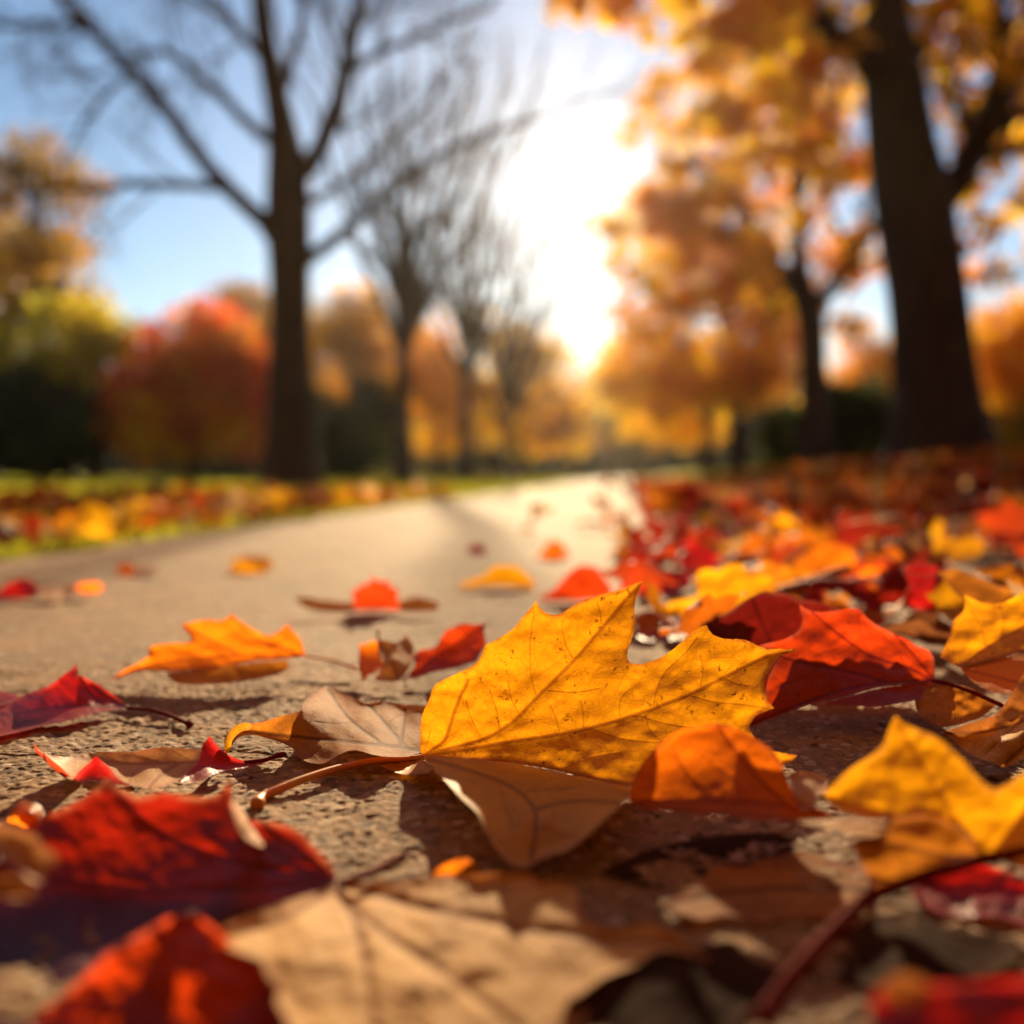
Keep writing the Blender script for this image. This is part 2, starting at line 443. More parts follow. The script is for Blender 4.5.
def tps(A, D):
    A = np.asarray(A, float) / 100.0; D = np.asarray(D, float); n = len(A)

    def U(r2): return np.where(r2 > 0, r2 * np.log(r2 + 1e-12), 0)
    K = U(((A[:, None] - A[None]) ** 2).sum(-1)) + 1e-3 * np.eye(n)
    Q = np.hstack([np.ones((n, 1)), A])
    Mx = np.block([[K, Q], [Q.T, np.zeros((3, 3))]])
    w = np.linalg.lstsq(Mx, np.concatenate([D, np.zeros(3)]), rcond=None)[0]

    def f(p):
        p = np.asarray(p, float) / 100.0
        return U(((p[:, None] - A[None]) ** 2).sum(-1)) @ w[:n] + w[n] + p @ w[n + 1:]
    return f


def cdt_mesh(out, extra):
    pts = [Vector((float(a), float(b))) for a, b in out]
    n = len(pts)
    pts += [Vector((float(a), float(b))) for a, b in extra]
    r = delaunay_2d_cdt(pts, [], [list(range(n))], 1, 1e-5)
    V = np.array([[v.x, v.y] for v in r[0]]); Fc = np.array([list(f) for f in r[2] if len(f) == 3])
    return V, Fc


def patch(name, outline, anchors, mat, parent, veins=(), subs=(), step=3.0, jit=0.25, wrinkle=1.0, curl=1.0, seed=0, steep=None):
    """one sheet of a leaf. anchors (column, row, depth) or (column, row, 'z', height) give the run of its surface in space."""
    rg = np.random.default_rng(seed + 5)
    out = refine(outline, step, jit, rg)
    A = []; D = []
    for a in anchors:
        A.append(a[:2]); D.append(a[2] if len(a) == 3 else dz(a[1], a[3]))
    if steep is None: steep = 0.3 if (36 <= seed <= 48 or 54 <= seed <= 62) and min(D) > 0.63 and mat not in (M['cream'],) else 1.0
    D = [min(D) + (q - min(D)) * steep for q in D]
    f0 = tps(A, D)
    lo, hi = min(D), max(D); pad = 0.12 * (hi - lo) + 0.012
    bb0, bb1 = out.min(0), out.max(0)
    gx = np.arange(bb0[0], bb1[0], step); gy = np.arange(bb0[1], bb1[1], step * 0.87)
    GX, GY = np.meshgrid(gx, gy); GX = GX + (np.arange(len(gy)) % 2)[:, None] * step * 0.5
    G = np.stack([GX.ravel(), GY.ravel()], 1)
    G = G[inside(G, out)]
    G = G[poly_dist(G, out, True) > step * 0.55]
    vl = [catmull(v, 6) for v in veins]; sl = [catmull(v, 5) for v in subs]
    vp = []
    for v in vl + sl:
        L_ = np.linalg.norm(np.diff(v, axis=0), axis=1).sum(); k = max(2, int(L_ / (step * 0.9)))
        t = np.linspace(0, len(v) - 1, k); i = np.clip(t.astype(int), 0, len(v) - 2); fr = (t - i)[:, None]
        vp.append(v[i] * (1 - fr) + v[i + 1] * fr)
    if vp:
        vp = np.concatenate(vp)
        vp = vp[inside(vp, out)]
        if len(vp):
            vp = vp[poly_dist(vp, out, True) > step * 0.4]
        if len(vp) and len(G):
            dm = np.sqrt(((G[:, None] - vp[None]) ** 2).sum(-1)).min(1)
            G = G[dm > step * 0.55]
            G = np.vstack([G, vp])
    V, Fc = cdt_mesh(out, G)
    ed = poly_dist(V, out, True)

    def surf(q):
        d = np.clip(f0(q), lo - pad, hi + pad)
        sc = d / 0.4
        w = (0.0022 * vnoise(q[:, 0] / 34 + seed, q[:, 1] / 24, seed) + 0.0010 * vnoise(q[:, 0] / 13, q[:, 1] / 10, seed + 1)
             + 0.0003 * vnoise(q[:, 0] / 5, q[:, 1] / 5, seed + 2)) * wrinkle * sc
        return d + w
    d = surf(V)
    if vl:
        dv = np.full(len(V), 1e9)
        for v in vl: dv = np.minimum(dv, poly_dist(V, v))
        d = d + 0.0016 * wrinkle * np.exp(-(dv / 7.0) ** 2)
    if sl:
        ds = np.full(len(V), 1e9)
        for v in sl: ds = np.minimum(ds, poly_dist(V, v))
        d = d + 0.0006 * wrinkle * np.exp(-(ds / 4.0) ** 2)
    cn = 0.5 + 0.5 * vnoise(V[:, 0] / 30 + 9, V[:, 1] / 30, seed + 8)
    d = d - curl * 0.0045 * np.exp(-ed / 3.2) * cn
    W = np.array([P(x, y, dd) for (x, y), dd in zip(V, d)])
    W[:, 2] = np.maximum(W[:, 2], 0.0012 + 0.0006 * rg.random(len(W)))

    def lift(v):
        return np.array([P(x, y, dd) for (x, y), dd in zip(v, surf(v))])
    px = float(np.median(d)) / F
    vd = np.full(len(V), 0.05)
    if vl:
        for v in vl:
            tt = np.linspace(0, 1, len(v)); dd = poly_dist(V, v)
            vd = np.minimum(vd, np.maximum(dd * px - 0.00025, 0))
    vs = np.full(len(V), 0.05)
    if sl:
        for v in sl: vs = np.minimum(vs, poly_dist(V, v) * px)
    o = mesh_obj(name, W, Fc, mat, parent, np.array(parent.location), attrs={'vd': vd, 'vs': vs, 'ed': ed * px})
    return o, surf


def stalk(name, pts, r0, r1, mat, parent, knob=1.5):
    w = []
    for p in pts:
        d = p[2] if len(p) == 3 else dz(p[1], p[3])
        w.append(P(p[0], p[1], d))
    w = catmull(w, 7); n = len(w)
    r = np.linspace(r0, r1, n)
    r[-1] *= knob * 0.7; r[-2] *= knob; r[-3] *= (1 + knob) / 2
    w[:, 2] = np.maximum(w[:, 2], r)
    T = Tubes(); T.add(w, r, 10)
    e = w[-1] + (w[-1] - w[-2]) * 0.15
    T.add([w[-1], e], [r[-1], 0.00005], 10)
    return T.build(name, mat, parent, np.array(parent.location))


HERO = []   # (column, row, short name) for describing the loose leaves round them


def leaf(loc_px, label, where=None, cat='leaf', group='maple leaves lying on the path'):
    x, y, d = loc_px
    o = empty('maple_leaf', P(x, y, d))
    tag(o, label, cat, group)
    if where: HERO.append((x, y, where))
    return o


# ---- the big yellow leaf in focus
e = leaf((423, 757, 0.455), 'large golden yellow maple leaf standing on edge, sharpest, centre of the path', 'the sharp yellow leaf')
yo = [(421, 757), (420, 742), (420, 727), (423, 712), (428, 702), (432, 690), (436, 683), (445, 679), (458, 673), (471, 667), (479, 660), (483, 652), (485, 645), (496, 640),
      (506, 634), (514, 628), (521, 619), (528, 611), (536, 601), (539, 606), (543, 611), (549, 614), (556, 615), (562, 613), (574, 605), (584, 600), (594, 597), (606, 593), (619, 590), (631, 585), (643, 581),
      (640, 587), (637, 594), (634, 607), (635, 616), (636, 625), (634, 633), (629, 647), (627, 655), (628, 661), (633, 664), (642, 664), (652, 661), (662, 657), (672, 650), (682, 642), (690, 634), (697, 629), (703, 626), (707, 625),
      (709, 630), (713, 635), (724, 639), (739, 639), (749, 641), (758, 646), (768, 649), (782, 649), (797, 649), (790, 653), (782, 655), (775, 662), (770, 670), (765, 680), (765, 692), (768, 702), (774, 708),
      (764, 712), (755, 716), (748, 728), (760, 745), (775, 752), (797, 755), (793, 761), (785, 764), (776, 770), (755, 768), (720, 776), (690, 778), (660, 784), (631, 787), (610, 783), (594, 780), (575, 775), (545, 768), (512, 763), (470, 759), (440, 758)]
ya = [(421, 757, 0.452), (420, 720, 0.462), (436, 684, 0.466), (485, 648, 0.472), (536, 601, 0.476), (643, 581, 0.478), (594, 600, 0.474), (629, 660, 0.452), (707, 626, 0.452), (660, 660, 0.449),
      (797, 649, 0.432), (774, 708, 0.415), (512, 741, 0.446), (637, 714, 0.432), (724, 677, 0.432), (575, 775, 0.416), (631, 787, 0.402), (790, 757, 0.412), (512, 763, 0.434), (574, 660, 0.460), (592, 728, 0.439)]
b, fy = patch('blade', yo, ya, M['yellow'], e,
              veins=[[(423, 755), (465, 749), (512, 741), (552, 735), (592, 727), (637, 714), (687, 695), (724, 677), (764, 657), (788, 650)],
                     [(424, 755), (450, 748), (485, 738), (512, 722), (537, 697), (574, 660), (607, 622), (625, 600), (640, 584)],
                     [(424, 755), (436, 747), (446, 737), (456, 707), (468, 680)], [(423, 757), (512, 762), (575, 774), (631, 786)]],
              subs=[[(537, 697), (531, 675), (530, 655), (531, 635), (534, 612)], [(654, 707), (656, 692), (665, 672), (685, 653), (697, 637)], [(690, 695), (715, 702), (740, 704), (768, 708)],
                    [(637, 714), (660, 722), (690, 727), (715, 726)], [(592, 728), (620, 738), (655, 742), (670, 738)], [(548, 690), (575, 692), (600, 688)], [(602, 626), (600, 612), (597, 600)],
                    [(574, 660), (566, 645), (562, 630)], [(620, 721), (620, 700), (630, 688)], [(500, 732), (497, 712), (490, 690)], [(583, 729), (583, 712), (580, 700)], [(724, 677), (735, 683), (752, 686)],
                    [(560, 734), (556, 718), (550, 705)], [(424, 752), (428, 740), (431, 730)], [(555, 771), (590, 758), (620, 752)], [(480, 735), (470, 715), (466, 700)], [(700, 688), (703, 670), (700, 655)],
                    [(520, 715), (512, 700), (508, 680)], [(645, 711), (650, 730), (668, 745)]],
              step=2.1, jit=0.18, seed=1, wrinkle=0.9, curl=1.3)
patch('lower_lobe', [(423, 756), (470, 759), (512, 763), (575, 775), (594, 780), (632, 787), (630, 797), (620, 806), (609, 816), (594, 830), (577, 845), (562, 854), (545, 857), (537, 862), (528, 868), (517, 867), (508, 863), (496, 850), (486, 833), (478, 813), (461, 798), (450, 786), (440, 776), (430, 767)],
      [(423, 757, 0.452), (512, 763, 0.434), (575, 775, 0.416), (631, 787, 0.402), (620, 808, 'z', 0.019), (528, 868, 'z', 0.004), (486, 833, 'z', 0.012), (452, 787, 'z', 0.016), (540, 815, 'z', 0.012), (577, 845, 'z', 0.010)],
      M['buff'], e, veins=[[(428, 759), (470, 771), (510, 786), (532, 805), (536, 825), (531, 862)], [(534, 810), (560, 803), (590, 801), (618, 803)]],
      subs=[[(500, 782), (505, 805), (512, 825)], [(520, 793), (545, 790), (575, 788)], [(536, 828), (552, 832), (570, 838)]], step=2.6, seed=2, curl=1.6)
patch('side_lobe', [(380, 766), (398, 762), (421, 758), (434, 768), (428, 773), (414, 775), (400, 774), (390, 770)], [(380, 766, 'z', 0.004), (421, 758, 0.452), (434, 768, 'z', 0.010), (405, 774, 'z', 0.003)], M['yellow_front'], e, step=2.6, seed=3)
stalk('stalk', [(425, 757, 0.452), (405, 759, 0.450), (375, 761, 0.440), (340, 768, 0.428), (305, 779, 0.414), (280, 789, 0.404), (262, 798, 0.397), (257, 804, 'z', 0.0035)], 0.0013, 0.0021, M['stalk_orange'], e, 1.5)

# ---- orange leaf in front of it
e = leaf((630, 802, 0.345), 'curled orange leaf overlapping the lower right of the sharp yellow leaf', 'the curled orange leaf')
patch('blade', [(628, 802), (630, 790), (635, 776), (643, 761), (655, 749), (668, 736), (682, 729), (700, 725), (715, 723), (730, 726), (741, 731), (757, 739), (773, 750), (780, 760), (785, 773), (790, 786), (797, 799), (812, 806), (836, 816), (820, 821), (796, 822), (760, 820), (719, 817), (670, 812), (640, 810)],
      [(628, 802, 0.345), (635, 776, 0.352), (682, 729, 0.362), (715, 723, 0.365), (773, 750, 0.352), (797, 799, 0.338), (836, 816, 0.33), (719, 817, 0.322), (700, 780, 0.345), (760, 790, 0.338)],
      M['orange'], e, veins=[[(836, 816), (780, 805), (720, 800), (660, 800), (632, 803)], [(790, 807), (760, 780), (735, 750), (718, 726)]], subs=[[(720, 800), (690, 775), (672, 745)], [(750, 802), (735, 780), (710, 760)]], step=3.2, seed=4, wrinkle=0.7)
patch('curled_tip', [(788, 774), (800, 771), (815, 773), (829, 778), (826, 788), (818, 798), (812, 809), (803, 812), (797, 806), (793, 792)], [(788, 774, 0.36), (829, 778, 0.37), (803, 812, 0.335), (812, 790, 0.345)], M['cream'], e, step=3.2, seed=5, curl=2)

# ---- golden leaf at the right front
e = leaf((988, 858, 0.29), 'blurred bright yellow leaf at right front with a long dark red stalk', 'the long stalked yellow leaf')
patch('blade', [(895, 716), (889, 728), (884, 743), (872, 755), (858, 763), (846, 772), (834, 783), (823, 795), (830, 804), (838, 811), (850, 815), (870, 820), (886, 820), (905, 816), (928, 814), (953, 822), (970, 838), (988, 858), (1003, 862), (1018, 868), (1060, 880), (1085, 840), (1070, 790), (1050, 770), (1024, 773), (1008, 784), (995, 790), (980, 780), (965, 762), (948, 745), (932, 734), (915, 728), (903, 722)],
      [(895, 716, 0.325), (823, 795, 0.318), (886, 820, 0.298), (988, 858, 0.288), (980, 780, 0.305), (1060, 880, 0.27), (1050, 770, 0.30), (915, 770, 0.312), (928, 814, 0.298)],
      M['yellow_front'], e, veins=[[(988, 858), (960, 825), (935, 785), (912, 750), (897, 720)], [(988, 858), (1010, 830), (1040, 790)], [(988, 858), (940, 838), (890, 815), (830, 797)]], step=3.6, seed=6)
patch('pointed_tip', [(796, 821), (815, 820), (838, 819), (852, 818), (868, 820), (882, 824), (889, 830), (880, 834), (866, 836), (845, 832), (820, 826)], [(796, 821, 0.305), (889, 830, 0.29), (840, 826, 0.296)], M['yellow_front'], e, step=3.2, seed=7)
patch('lower_lobe', [(886, 820), (905, 816), (928, 814), (953, 822), (988, 857), (960, 866), (930, 874), (905, 884), (885, 893), (873, 890), (866, 874), (858, 856), (850, 842), (866, 836), (884, 832)],
      [(886, 820, 0.298), (953, 822, 0.298), (988, 857, 0.288), (873, 890, 'z', 0.008), (850, 842, 0.295), (920, 850, 0.29)], M['brown'], e, veins=[[(988, 858), (940, 855), (900, 846), (855, 841)]], step=3.6, seed=8)  # brown puts the dark shade on this yellow lobe into its colour
stalk('stalk', [(990, 857, 0.286), (1003, 856, 0.285), (1030, 850, 0.284)], 0.0016, 0.0016, M['stalk_red'], e, 1.0)
stalk('stalk', [(988, 858, 0.285), (958, 866, 0.278), (925, 876, 0.272), (893, 888, 0.266), (868, 899, 0.261), (845, 920, 0.253), (820, 945, 0.244), (795, 973, 0.235), (772, 1003, 0.228), (763, 1018, 0.224)], 0.0018, 0.0022, M['stalk_red'], e, 1.4)

# ---- dark red leaf under it
e = leaf((1010, 870, 0.28), 'dark red leaf in shade underneath the blurred yellow leaf at right front', 'the shaded dark red leaf')
patch('blade', [(905, 872), (930, 868), (960, 865), (990, 866), (1020, 876), (1070, 890), (1090, 940), (1050, 935), (1024, 925), (1005, 918), (985, 915), (960, 917), (940, 914), (925, 906), (912, 893)],
      [(905, 872, 'z', 0.005), (1070, 890, 'z', 0.006), (1050, 935, 'z', 0.002), (940, 914, 'z', 0.002), (985, 880, 'z', 0.006)], M['crimson'], e, veins=[[(1080, 900), (1010, 890), (940, 885), (908, 876)]], step=3.8, seed=9)
# ---- bottom right
e = leaf((900, 1010, 0.2), 'very blurred dark red leaf with orange tip at the bottom right corner')
patch('blade', [(868, 1010), (876, 990), (890, 978), (905, 973), (918, 975), (930, 985), (960, 983), (1000, 980), (1060, 975), (1080, 1060), (980, 1080), (900, 1070), (872, 1040)],
      [(868, 1010, 0.205), (905, 973, 0.208), (1060, 975, 0.212), (1080, 1060, 0.19), (900, 1070, 0.188), (960, 1010, 0.20)], M['crimson'], e, step=4.5, seed=10)
patch('curled_tip', [(878, 996), (888, 978), (905, 972), (922, 977), (932, 988), (922, 1002), (900, 1008)], [(878, 996, 0.200), (905, 972, 0.203), (932, 988, 0.2), (905, 1008, 0.196)], M['tan'], e, step=4.0, seed=11, curl=1.5)

# ---- big tan leaf, bottom centre
e = leaf((340, 884, 0.29), 'large pale tan maple leaf lying blurred at bottom centre, crossed by a shadow', 'the large tan leaf')
patch('blade', [(340, 884), (360, 883), (381, 882), (405, 880), (426, 878), (447, 876), (468, 875), (490, 873), (512, 872), (530, 872), (539, 882), (550, 882), (562, 883), (576, 888), (580, 903), (582, 918), (600, 928), (620, 930), (635, 926), (647, 922), (667, 930), (692, 945), (712, 962), (687, 954), (662, 950), (650, 956), (637, 965), (612, 973), (594, 983), (582, 993), (567, 1000), (562, 1018), (556, 1040), (520, 1070), (470, 1060), (430, 1085), (380, 1070), (340, 1080), (300, 1060), (294, 1036), (286, 1018), (276, 1002), (279, 988), (268, 977), (264, 966), (262, 958), (238, 952), (214, 940), (218, 929), (236, 921), (256, 914), (281, 903), (316, 892)],
      [(340, 884, 'z', 0.010), (512, 872, 'z', 0.010), (580, 905, 'z', 0.008), (712, 962, 'z', 0.004), (647, 922, 'z', 0.008), (560, 1020, 'z', 0.006), (430, 1080, 'z', 0.006), (290, 1036, 'z', 0.010), (214, 936, 'z', 0.016), (266, 966, 'z', 0.013), (370, 950, 'z', 0.010), (440, 930, 'z', 0.008), (460, 990, 'z', 0.007), (340, 1000, 'z', 0.010), (300, 930, 'z', 0.013)],
      M['tan'], e, veins=[[(340, 884), (348, 905), (358, 930), (366, 965), (372, 1010), (375, 1060)], [(340, 884), (375, 895), (440, 912), (520, 928), (600, 940), (660, 942), (700, 955)], [(340, 884), (310, 905), (270, 925), (225, 936)], [(352, 910), (400, 945), (460, 985), (520, 1030)]],
      subs=[[(366, 960), (340, 972), (310, 980)], [(362, 940), (330, 945), (300, 955)], [(430, 910), (470, 896), (510, 888)], [(372, 1000), (400, 1015), (430, 1040)], [(500, 925), (530, 905), (560, 895)], [(420, 960), (440, 950), (480, 950)], [(520, 928), (550, 950), (570, 975)]],
      step=3.4, seed=12, wrinkle=0.9, curl=0.5)
stalk('stalk', [(339, 885, 'z', 0.010), (358, 878, 'z', 0.012), (382, 868, 'z', 0.011), (405, 856, 'z', 0.010)], 0.0012, 0.0015, M['stalk_red'], e, 1.2)

# ---- dark red leaf, bottom left
e = leaf((336, 880, 0.30), 'large dark maroon leaf filling the bottom left, glowing red along its top', 'the large maroon leaf')
patch('blade', [(-45, 845), (-10, 838), (25, 828), (50, 813), (75, 803), (95, 789), (107, 777), (112, 783), (122, 790), (140, 797), (150, 795), (160, 792), (172, 794), (185, 795), (198, 797), (212, 797), (220, 793), (226, 787), (231, 777), (231, 790), (233, 803), (240, 813), (250, 820), (262, 821), (278, 822), (298, 830), (316, 848), (331, 866), (338, 880), (320, 900), (290, 915), (250, 925), (220, 945), (180, 960), (130, 990), (80, 1020), (20, 1060), (-60, 1060), (-70, 940)],
      [(-45, 845, 'z', 0.02), (107, 777, 0.335), (50, 813, 0.325), (160, 792, 0.335), (231, 778, 0.345), (278, 822, 0.330), (338, 880, 0.300), (100, 868, 'z', 0.007), (230, 895, 'z', 0.006), (170, 880, 'z', 0.006), (40, 900, 'z', 0.005), (-60, 1060, 'z', 0.003), (80, 1010, 'z', 0.003), (230, 935, 'z', 0.004), (140, 940, 'z', 0.004)],
      M['maroon'], e, veins=[[(338, 880), (270, 870), (200, 850), (150, 825), (108, 782)], [(338, 880), (250, 890), (150, 890), (50, 880), (-30, 880)], [(338, 880), (300, 850), (262, 822)], [(338, 880), (290, 862), (250, 828), (231, 782)], [(338, 880), (240, 920), (140, 960), (60, 1000)]], step=3.3, seed=13, wrinkle=0.9, curl=1.2)
patch('curled_lobe', [(231, 800), (238, 806), (246, 815), (256, 826), (263, 838), (264, 846), (256, 844), (246, 838), (239, 828), (234, 815)], [(231, 800, 0.325), (264, 846, 0.305), (246, 822, 0.31)], M['cream'], e, step=3.0, seed=14, curl=2)

e = leaf((250, 958, 0.25), 'blurred red leaf with orange rolled rim below the large maroon leaf', 'the rolled red leaf')
patch('blade', [(10, 1040), (40, 1012), (67, 992), (86, 973), (107, 953), (124, 942), (140, 934), (158, 922), (175, 915), (188, 913), (202, 918), (216, 928), (232, 945), (250, 956), (268, 965), (285, 1000), (300, 1050), (260, 1110), (60, 1110)],
      [(10, 1040, 0.225), (67, 992, 0.238), (140, 934, 0.25), (188, 913, 0.256), (250, 956, 0.245), (150, 985, 'z', 0.010), (220, 990, 'z', 0.010), (60, 1110, 'z', 0.004), (260, 1110, 'z', 0.004), (130, 952, 0.243), (200, 945, 0.24)],
      M['red'], e, step=4.0, seed=15, wrinkle=1.5)
e = leaf((0, 860, 0.27), 'ragged cream leaf fragment at the left edge on the large maroon leaf', 'the cream fragment')
patch('blade', [(-60, 805), (-20, 816), (0, 823), (20, 828), (40, 837), (43, 846), (57, 853), (59, 862), (48, 872), (40, 884), (28, 878), (22, 872), (8, 862), (0, 855), (-30, 850), (-60, 840)],
      [(-60, 805, 0.29), (20, 828, 0.275), (58, 858, 0.262), (40, 884, 0.252), (0, 855, 0.262), (-60, 840, 0.275)], M['cream'], e, step=3.6, seed=16, wrinkle=2, curl=2)
patch('lower_lobe', [(-60, 872), (0, 878), (14, 876), (26, 882), (37, 892), (30, 900), (12, 898), (0, 897), (-60, 900)], [(-60, 872, 0.26), (26, 882, 0.25), (30, 900, 0.243), (-60, 900, 0.25)], M['tan'], e, step=3.6, seed=17, curl=2)
e = leaf((25, 815, 0.38), 'small crumpled orange leaf tip poking up behind the large maroon leaf, far left')
patch('blade', [(6, 822), (12, 810), (16, 804), (24, 799), (31, 802), (40, 804), (45, 812), (44, 822), (30, 828), (15, 828)], [(6, 822, 0.375), (24, 799, 0.383), (45, 812, 0.377), (25, 828, 0.368), (28, 812, 0.362)], M['amber'], e, step=2.8, seed=18, wrinkle=1.8)

# ---- left crimson leaf
e = leaf((127, 708, 0.545), 'crimson leaf with raised point and long stalk at the left edge', 'the pointed crimson leaf')
patch('blade', [(-60, 722), (-30, 720), (0, 712), (10, 704), (20, 697), (32, 692), (43, 688), (52, 684), (61, 677), (67, 672), (72, 669), (76, 664), (78, 670), (78, 675), (85, 677), (92, 681), (100, 685), (107, 690), (113, 694), (118, 698), (123, 703), (128, 708), (115, 710), (100, 712), (75, 719), (50, 724), (25, 731), (0, 736), (-40, 742), (-65, 738)],
      [(128, 708, 0.545), (76, 664, 0.565), (52, 684, 0.56), (0, 712, 0.55), (-60, 722, 0.55), (75, 719, 0.515), (0, 736, 0.485), (-60, 740, 0.485), (100, 700, 0.545), (45, 708, 0.535)],
      M['crimson'], e, veins=[[(128, 708), (90, 706), (50, 708), (0, 718), (-50, 728)], [(128, 708), (110, 697), (92, 684)], [(105, 706), (90, 692), (77, 670)]], subs=[[(80, 706), (65, 694), (55, 686)], [(50, 708), (40, 700), (30, 695)], [(60, 708), (45, 716), (20, 724)]], step=2.4, seed=19, wrinkle=1.2)
stalk('stalk', [(127, 708, 0.545), (142, 709, 0.54), (155, 711, 0.535), (168, 715, 0.53), (180, 720, 0.522), (191, 725, 'z', 0.002)], 0.0009, 0.0012, M['stalk_red'], e, 1.8)
e = leaf((0, 705, 0.58), 'small dark crimson leaf behind the pointed crimson leaf at left edge')
patch('blade', [(-60, 690), (-20, 690), (0, 691), (12, 693), (20, 698), (16, 706), (0, 715), (-60, 716)], [(-60, 690, 0.60), (20, 698, 0.585), (0, 715, 0.555), (-60, 716, 0.555)], M['crimson'], e, step=3, seed=20)

# ---- orange leaf on the path, left
e = leaf((306, 656, 0.665), 'bright orange leaf lying on its side on the path, stalk pointing right', 'the bright orange leaf')
patch('blade', [(108, 681), (118, 674), (130, 667), (142, 661), (149, 656), (148, 651), (151, 646), (160, 644), (175, 643), (185, 643), (192, 641), (190, 636), (186, 631), (181, 625), (192, 622), (202, 620), (210, 619), (216, 621), (221, 621), (227, 618), (232, 614), (236, 618), (242, 622), (255, 630), (262, 634), (270, 636), (276, 633), (281, 630), (285, 626), (288, 624), (291, 629), (296, 634), (302, 642), (304, 650), (306, 657), (295, 658), (281, 659), (256, 661), (225, 667), (200, 670), (175, 672), (157, 671), (140, 671), (124, 676)],
      [(108, 681, 0.625), (150, 648, 0.66), (181, 625, 0.685), (232, 615, 0.69), (288, 625, 0.685), (306, 656, 0.668), (225, 667, 0.628), (175, 672, 0.62), (281, 660, 0.648), (220, 640, 0.668), (150, 664, 0.64)],
      M['amber'], e, veins=[[(306, 657), (270, 655), (230, 655), (180, 660), (140, 667), (112, 679)], [(306, 657), (280, 646), (255, 638), (232, 617)], [(306, 657), (298, 643), (288, 627)], [(240, 655), (215, 642), (184, 626)]], subs=[[(200, 657), (180, 650), (155, 648)], [(262, 641), (250, 640), (235, 635)], [(210, 656), (195, 662), (185, 668)]], step=2.3, seed=21, steep=0.55, wrinkle=0.7)
patch('lower_lobe', [(165, 673), (190, 671), (225, 667), (256, 662), (287, 660), (289, 668), (280, 674), (256, 680), (230, 683), (200, 685), (176, 684)], [(165, 673, 0.62), (225, 667, 0.628), (287, 660, 0.64), (200, 685, 'z', 0.003), (270, 677, 'z', 0.004)], M['brown'], e, step=2.6, seed=22)  # brown instead of amber: shade on the folded flap set by colour
stalk('stalk', [(305, 656, 0.666), (318, 658, 0.66), (334, 661, 0.655), (347, 665, 0.65), (357, 668, 0.645)], 0.0009, 0.0012, M['stalk_orange'], e, 1.4)

# ---- red leaf, sheen on its centre coloured pale
e = leaf((395, 678, 0.63), 'twisted red leaf with curled middle coloured pale for sheen, behind the sharp yellow leaf', 'the twisted red leaf')
patch('blade', [(398, 683), (408, 674), (416, 666), (413, 659), (414, 654), (421, 650), (429, 649), (436, 647), (441, 638), (446, 630), (454, 627), (463, 623), (475, 625), (487, 623), (484, 630), (485, 637), (487, 643), (482, 652), (477, 661), (466, 665), (456, 668), (444, 670), (431, 673), (415, 679)],
      [(398, 683, 0.615), (421, 650, 0.65), (463, 623, 0.675), (487, 623, 0.675), (478, 660, 0.64), (431, 673, 0.625), (450, 650, 0.65)], M['red'], e, veins=[[(400, 681), (425, 665), (450, 647), (483, 626)]], subs=[[(440, 654), (448, 642), (450, 632)], [(430, 661), (450, 662), (468, 660)]], step=2.5, seed=23, wrinkle=2)
patch('curled_middle', [(379, 640), (385, 640), (396, 643), (402, 640), (406, 635), (410, 640), (414, 646), (413, 660), (408, 671), (398, 682), (386, 682), (374, 680), (380, 672), (384, 660), (381, 650)],
      [(379, 640, 0.655), (406, 635, 0.665), (413, 660, 0.635), (398, 682, 'z', 0.004), (374, 680, 'z', 0.004), (394, 660, 0.628)], M['tan'], e, veins=[[(378, 640), (392, 662), (398, 680)]], step=2.4, seed=24, wrinkle=1.3, curl=1.2)  # tan in place of red: sheen of the upper surface put into colour
patch('side_lobe', [(360, 642), (363, 645), (368, 643), (373, 641), (379, 641), (381, 650), (382, 660), (386, 670), (376, 673), (368, 675), (366, 680), (361, 682), (361, 675), (358, 667), (359, 655)], [(360, 642, 0.66), (379, 641, 0.655), (386, 670, 0.63), (362, 681, 'z', 0.003), (372, 658, 0.645)], M['orange'], e, step=2.4, seed=25, wrinkle=1.5)
stalk('stalk', [(380, 655, 0.645), (379, 645, 0.652), (378, 637, 0.655), (378, 630, 0.656)], 0.0009, 0.0007, M['stalk_brown'], e, 1.8)

# ---- tan leaf left of the yellow one
e = leaf((421, 750, 0.462), 'brown tan leaf with shiny crumpled top touching the left side of the sharp yellow leaf', 'the shiny brown leaf')
patch('blade', [(224, 741), (227, 733), (233, 728), (240, 723), (250, 724), (262, 722), (271, 719), (285, 715), (301, 711), (302, 706), (304, 701), (309, 696), (313, 692), (320, 688), (326, 685), (333, 687), (341, 691), (353, 698), (366, 704), (376, 702), (386, 701), (396, 703), (406, 705), (418, 705), (428, 706), (433, 718), (431, 735), (424, 752), (406, 757), (390, 757), (373, 755), (364, 752), (356, 750), (347, 751), (338, 755), (329, 761), (321, 764), (310, 763), (301, 759), (296, 754), (293, 748), (280, 742), (266, 738), (256, 735), (245, 735), (236, 739), (231, 748), (225, 752)],
      [(224, 741, 'z', 0.006), (240, 723, 'z', 0.012), (301, 711, 'z', 0.018), (326, 685, 0.535), (366, 704, 0.52), (386, 701, 0.53), (406, 705, 0.525), (428, 706, 0.52), (424, 752, 0.462), (373, 755, 'z', 0.010), (321, 764, 'z', 0.004), (256, 735, 'z', 0.006), (330, 725, 0.475), (385, 725, 0.487)],
      M['brown'], e, veins=[[(423, 752), (395, 747), (350, 742), (300, 737), (240, 730)], [(410, 750), (395, 735), (375, 712), (367, 705)], [(400, 748), (403, 728), (405, 708)], [(385, 746), (350, 720), (328, 690)]], subs=[[(385, 724), (400, 716), (420, 712)], [(350, 722), (335, 724), (315, 722)], [(330, 740), (318, 750), (310, 758)]], step=2.4, seed=26, wrinkle=1.0, curl=1.2)
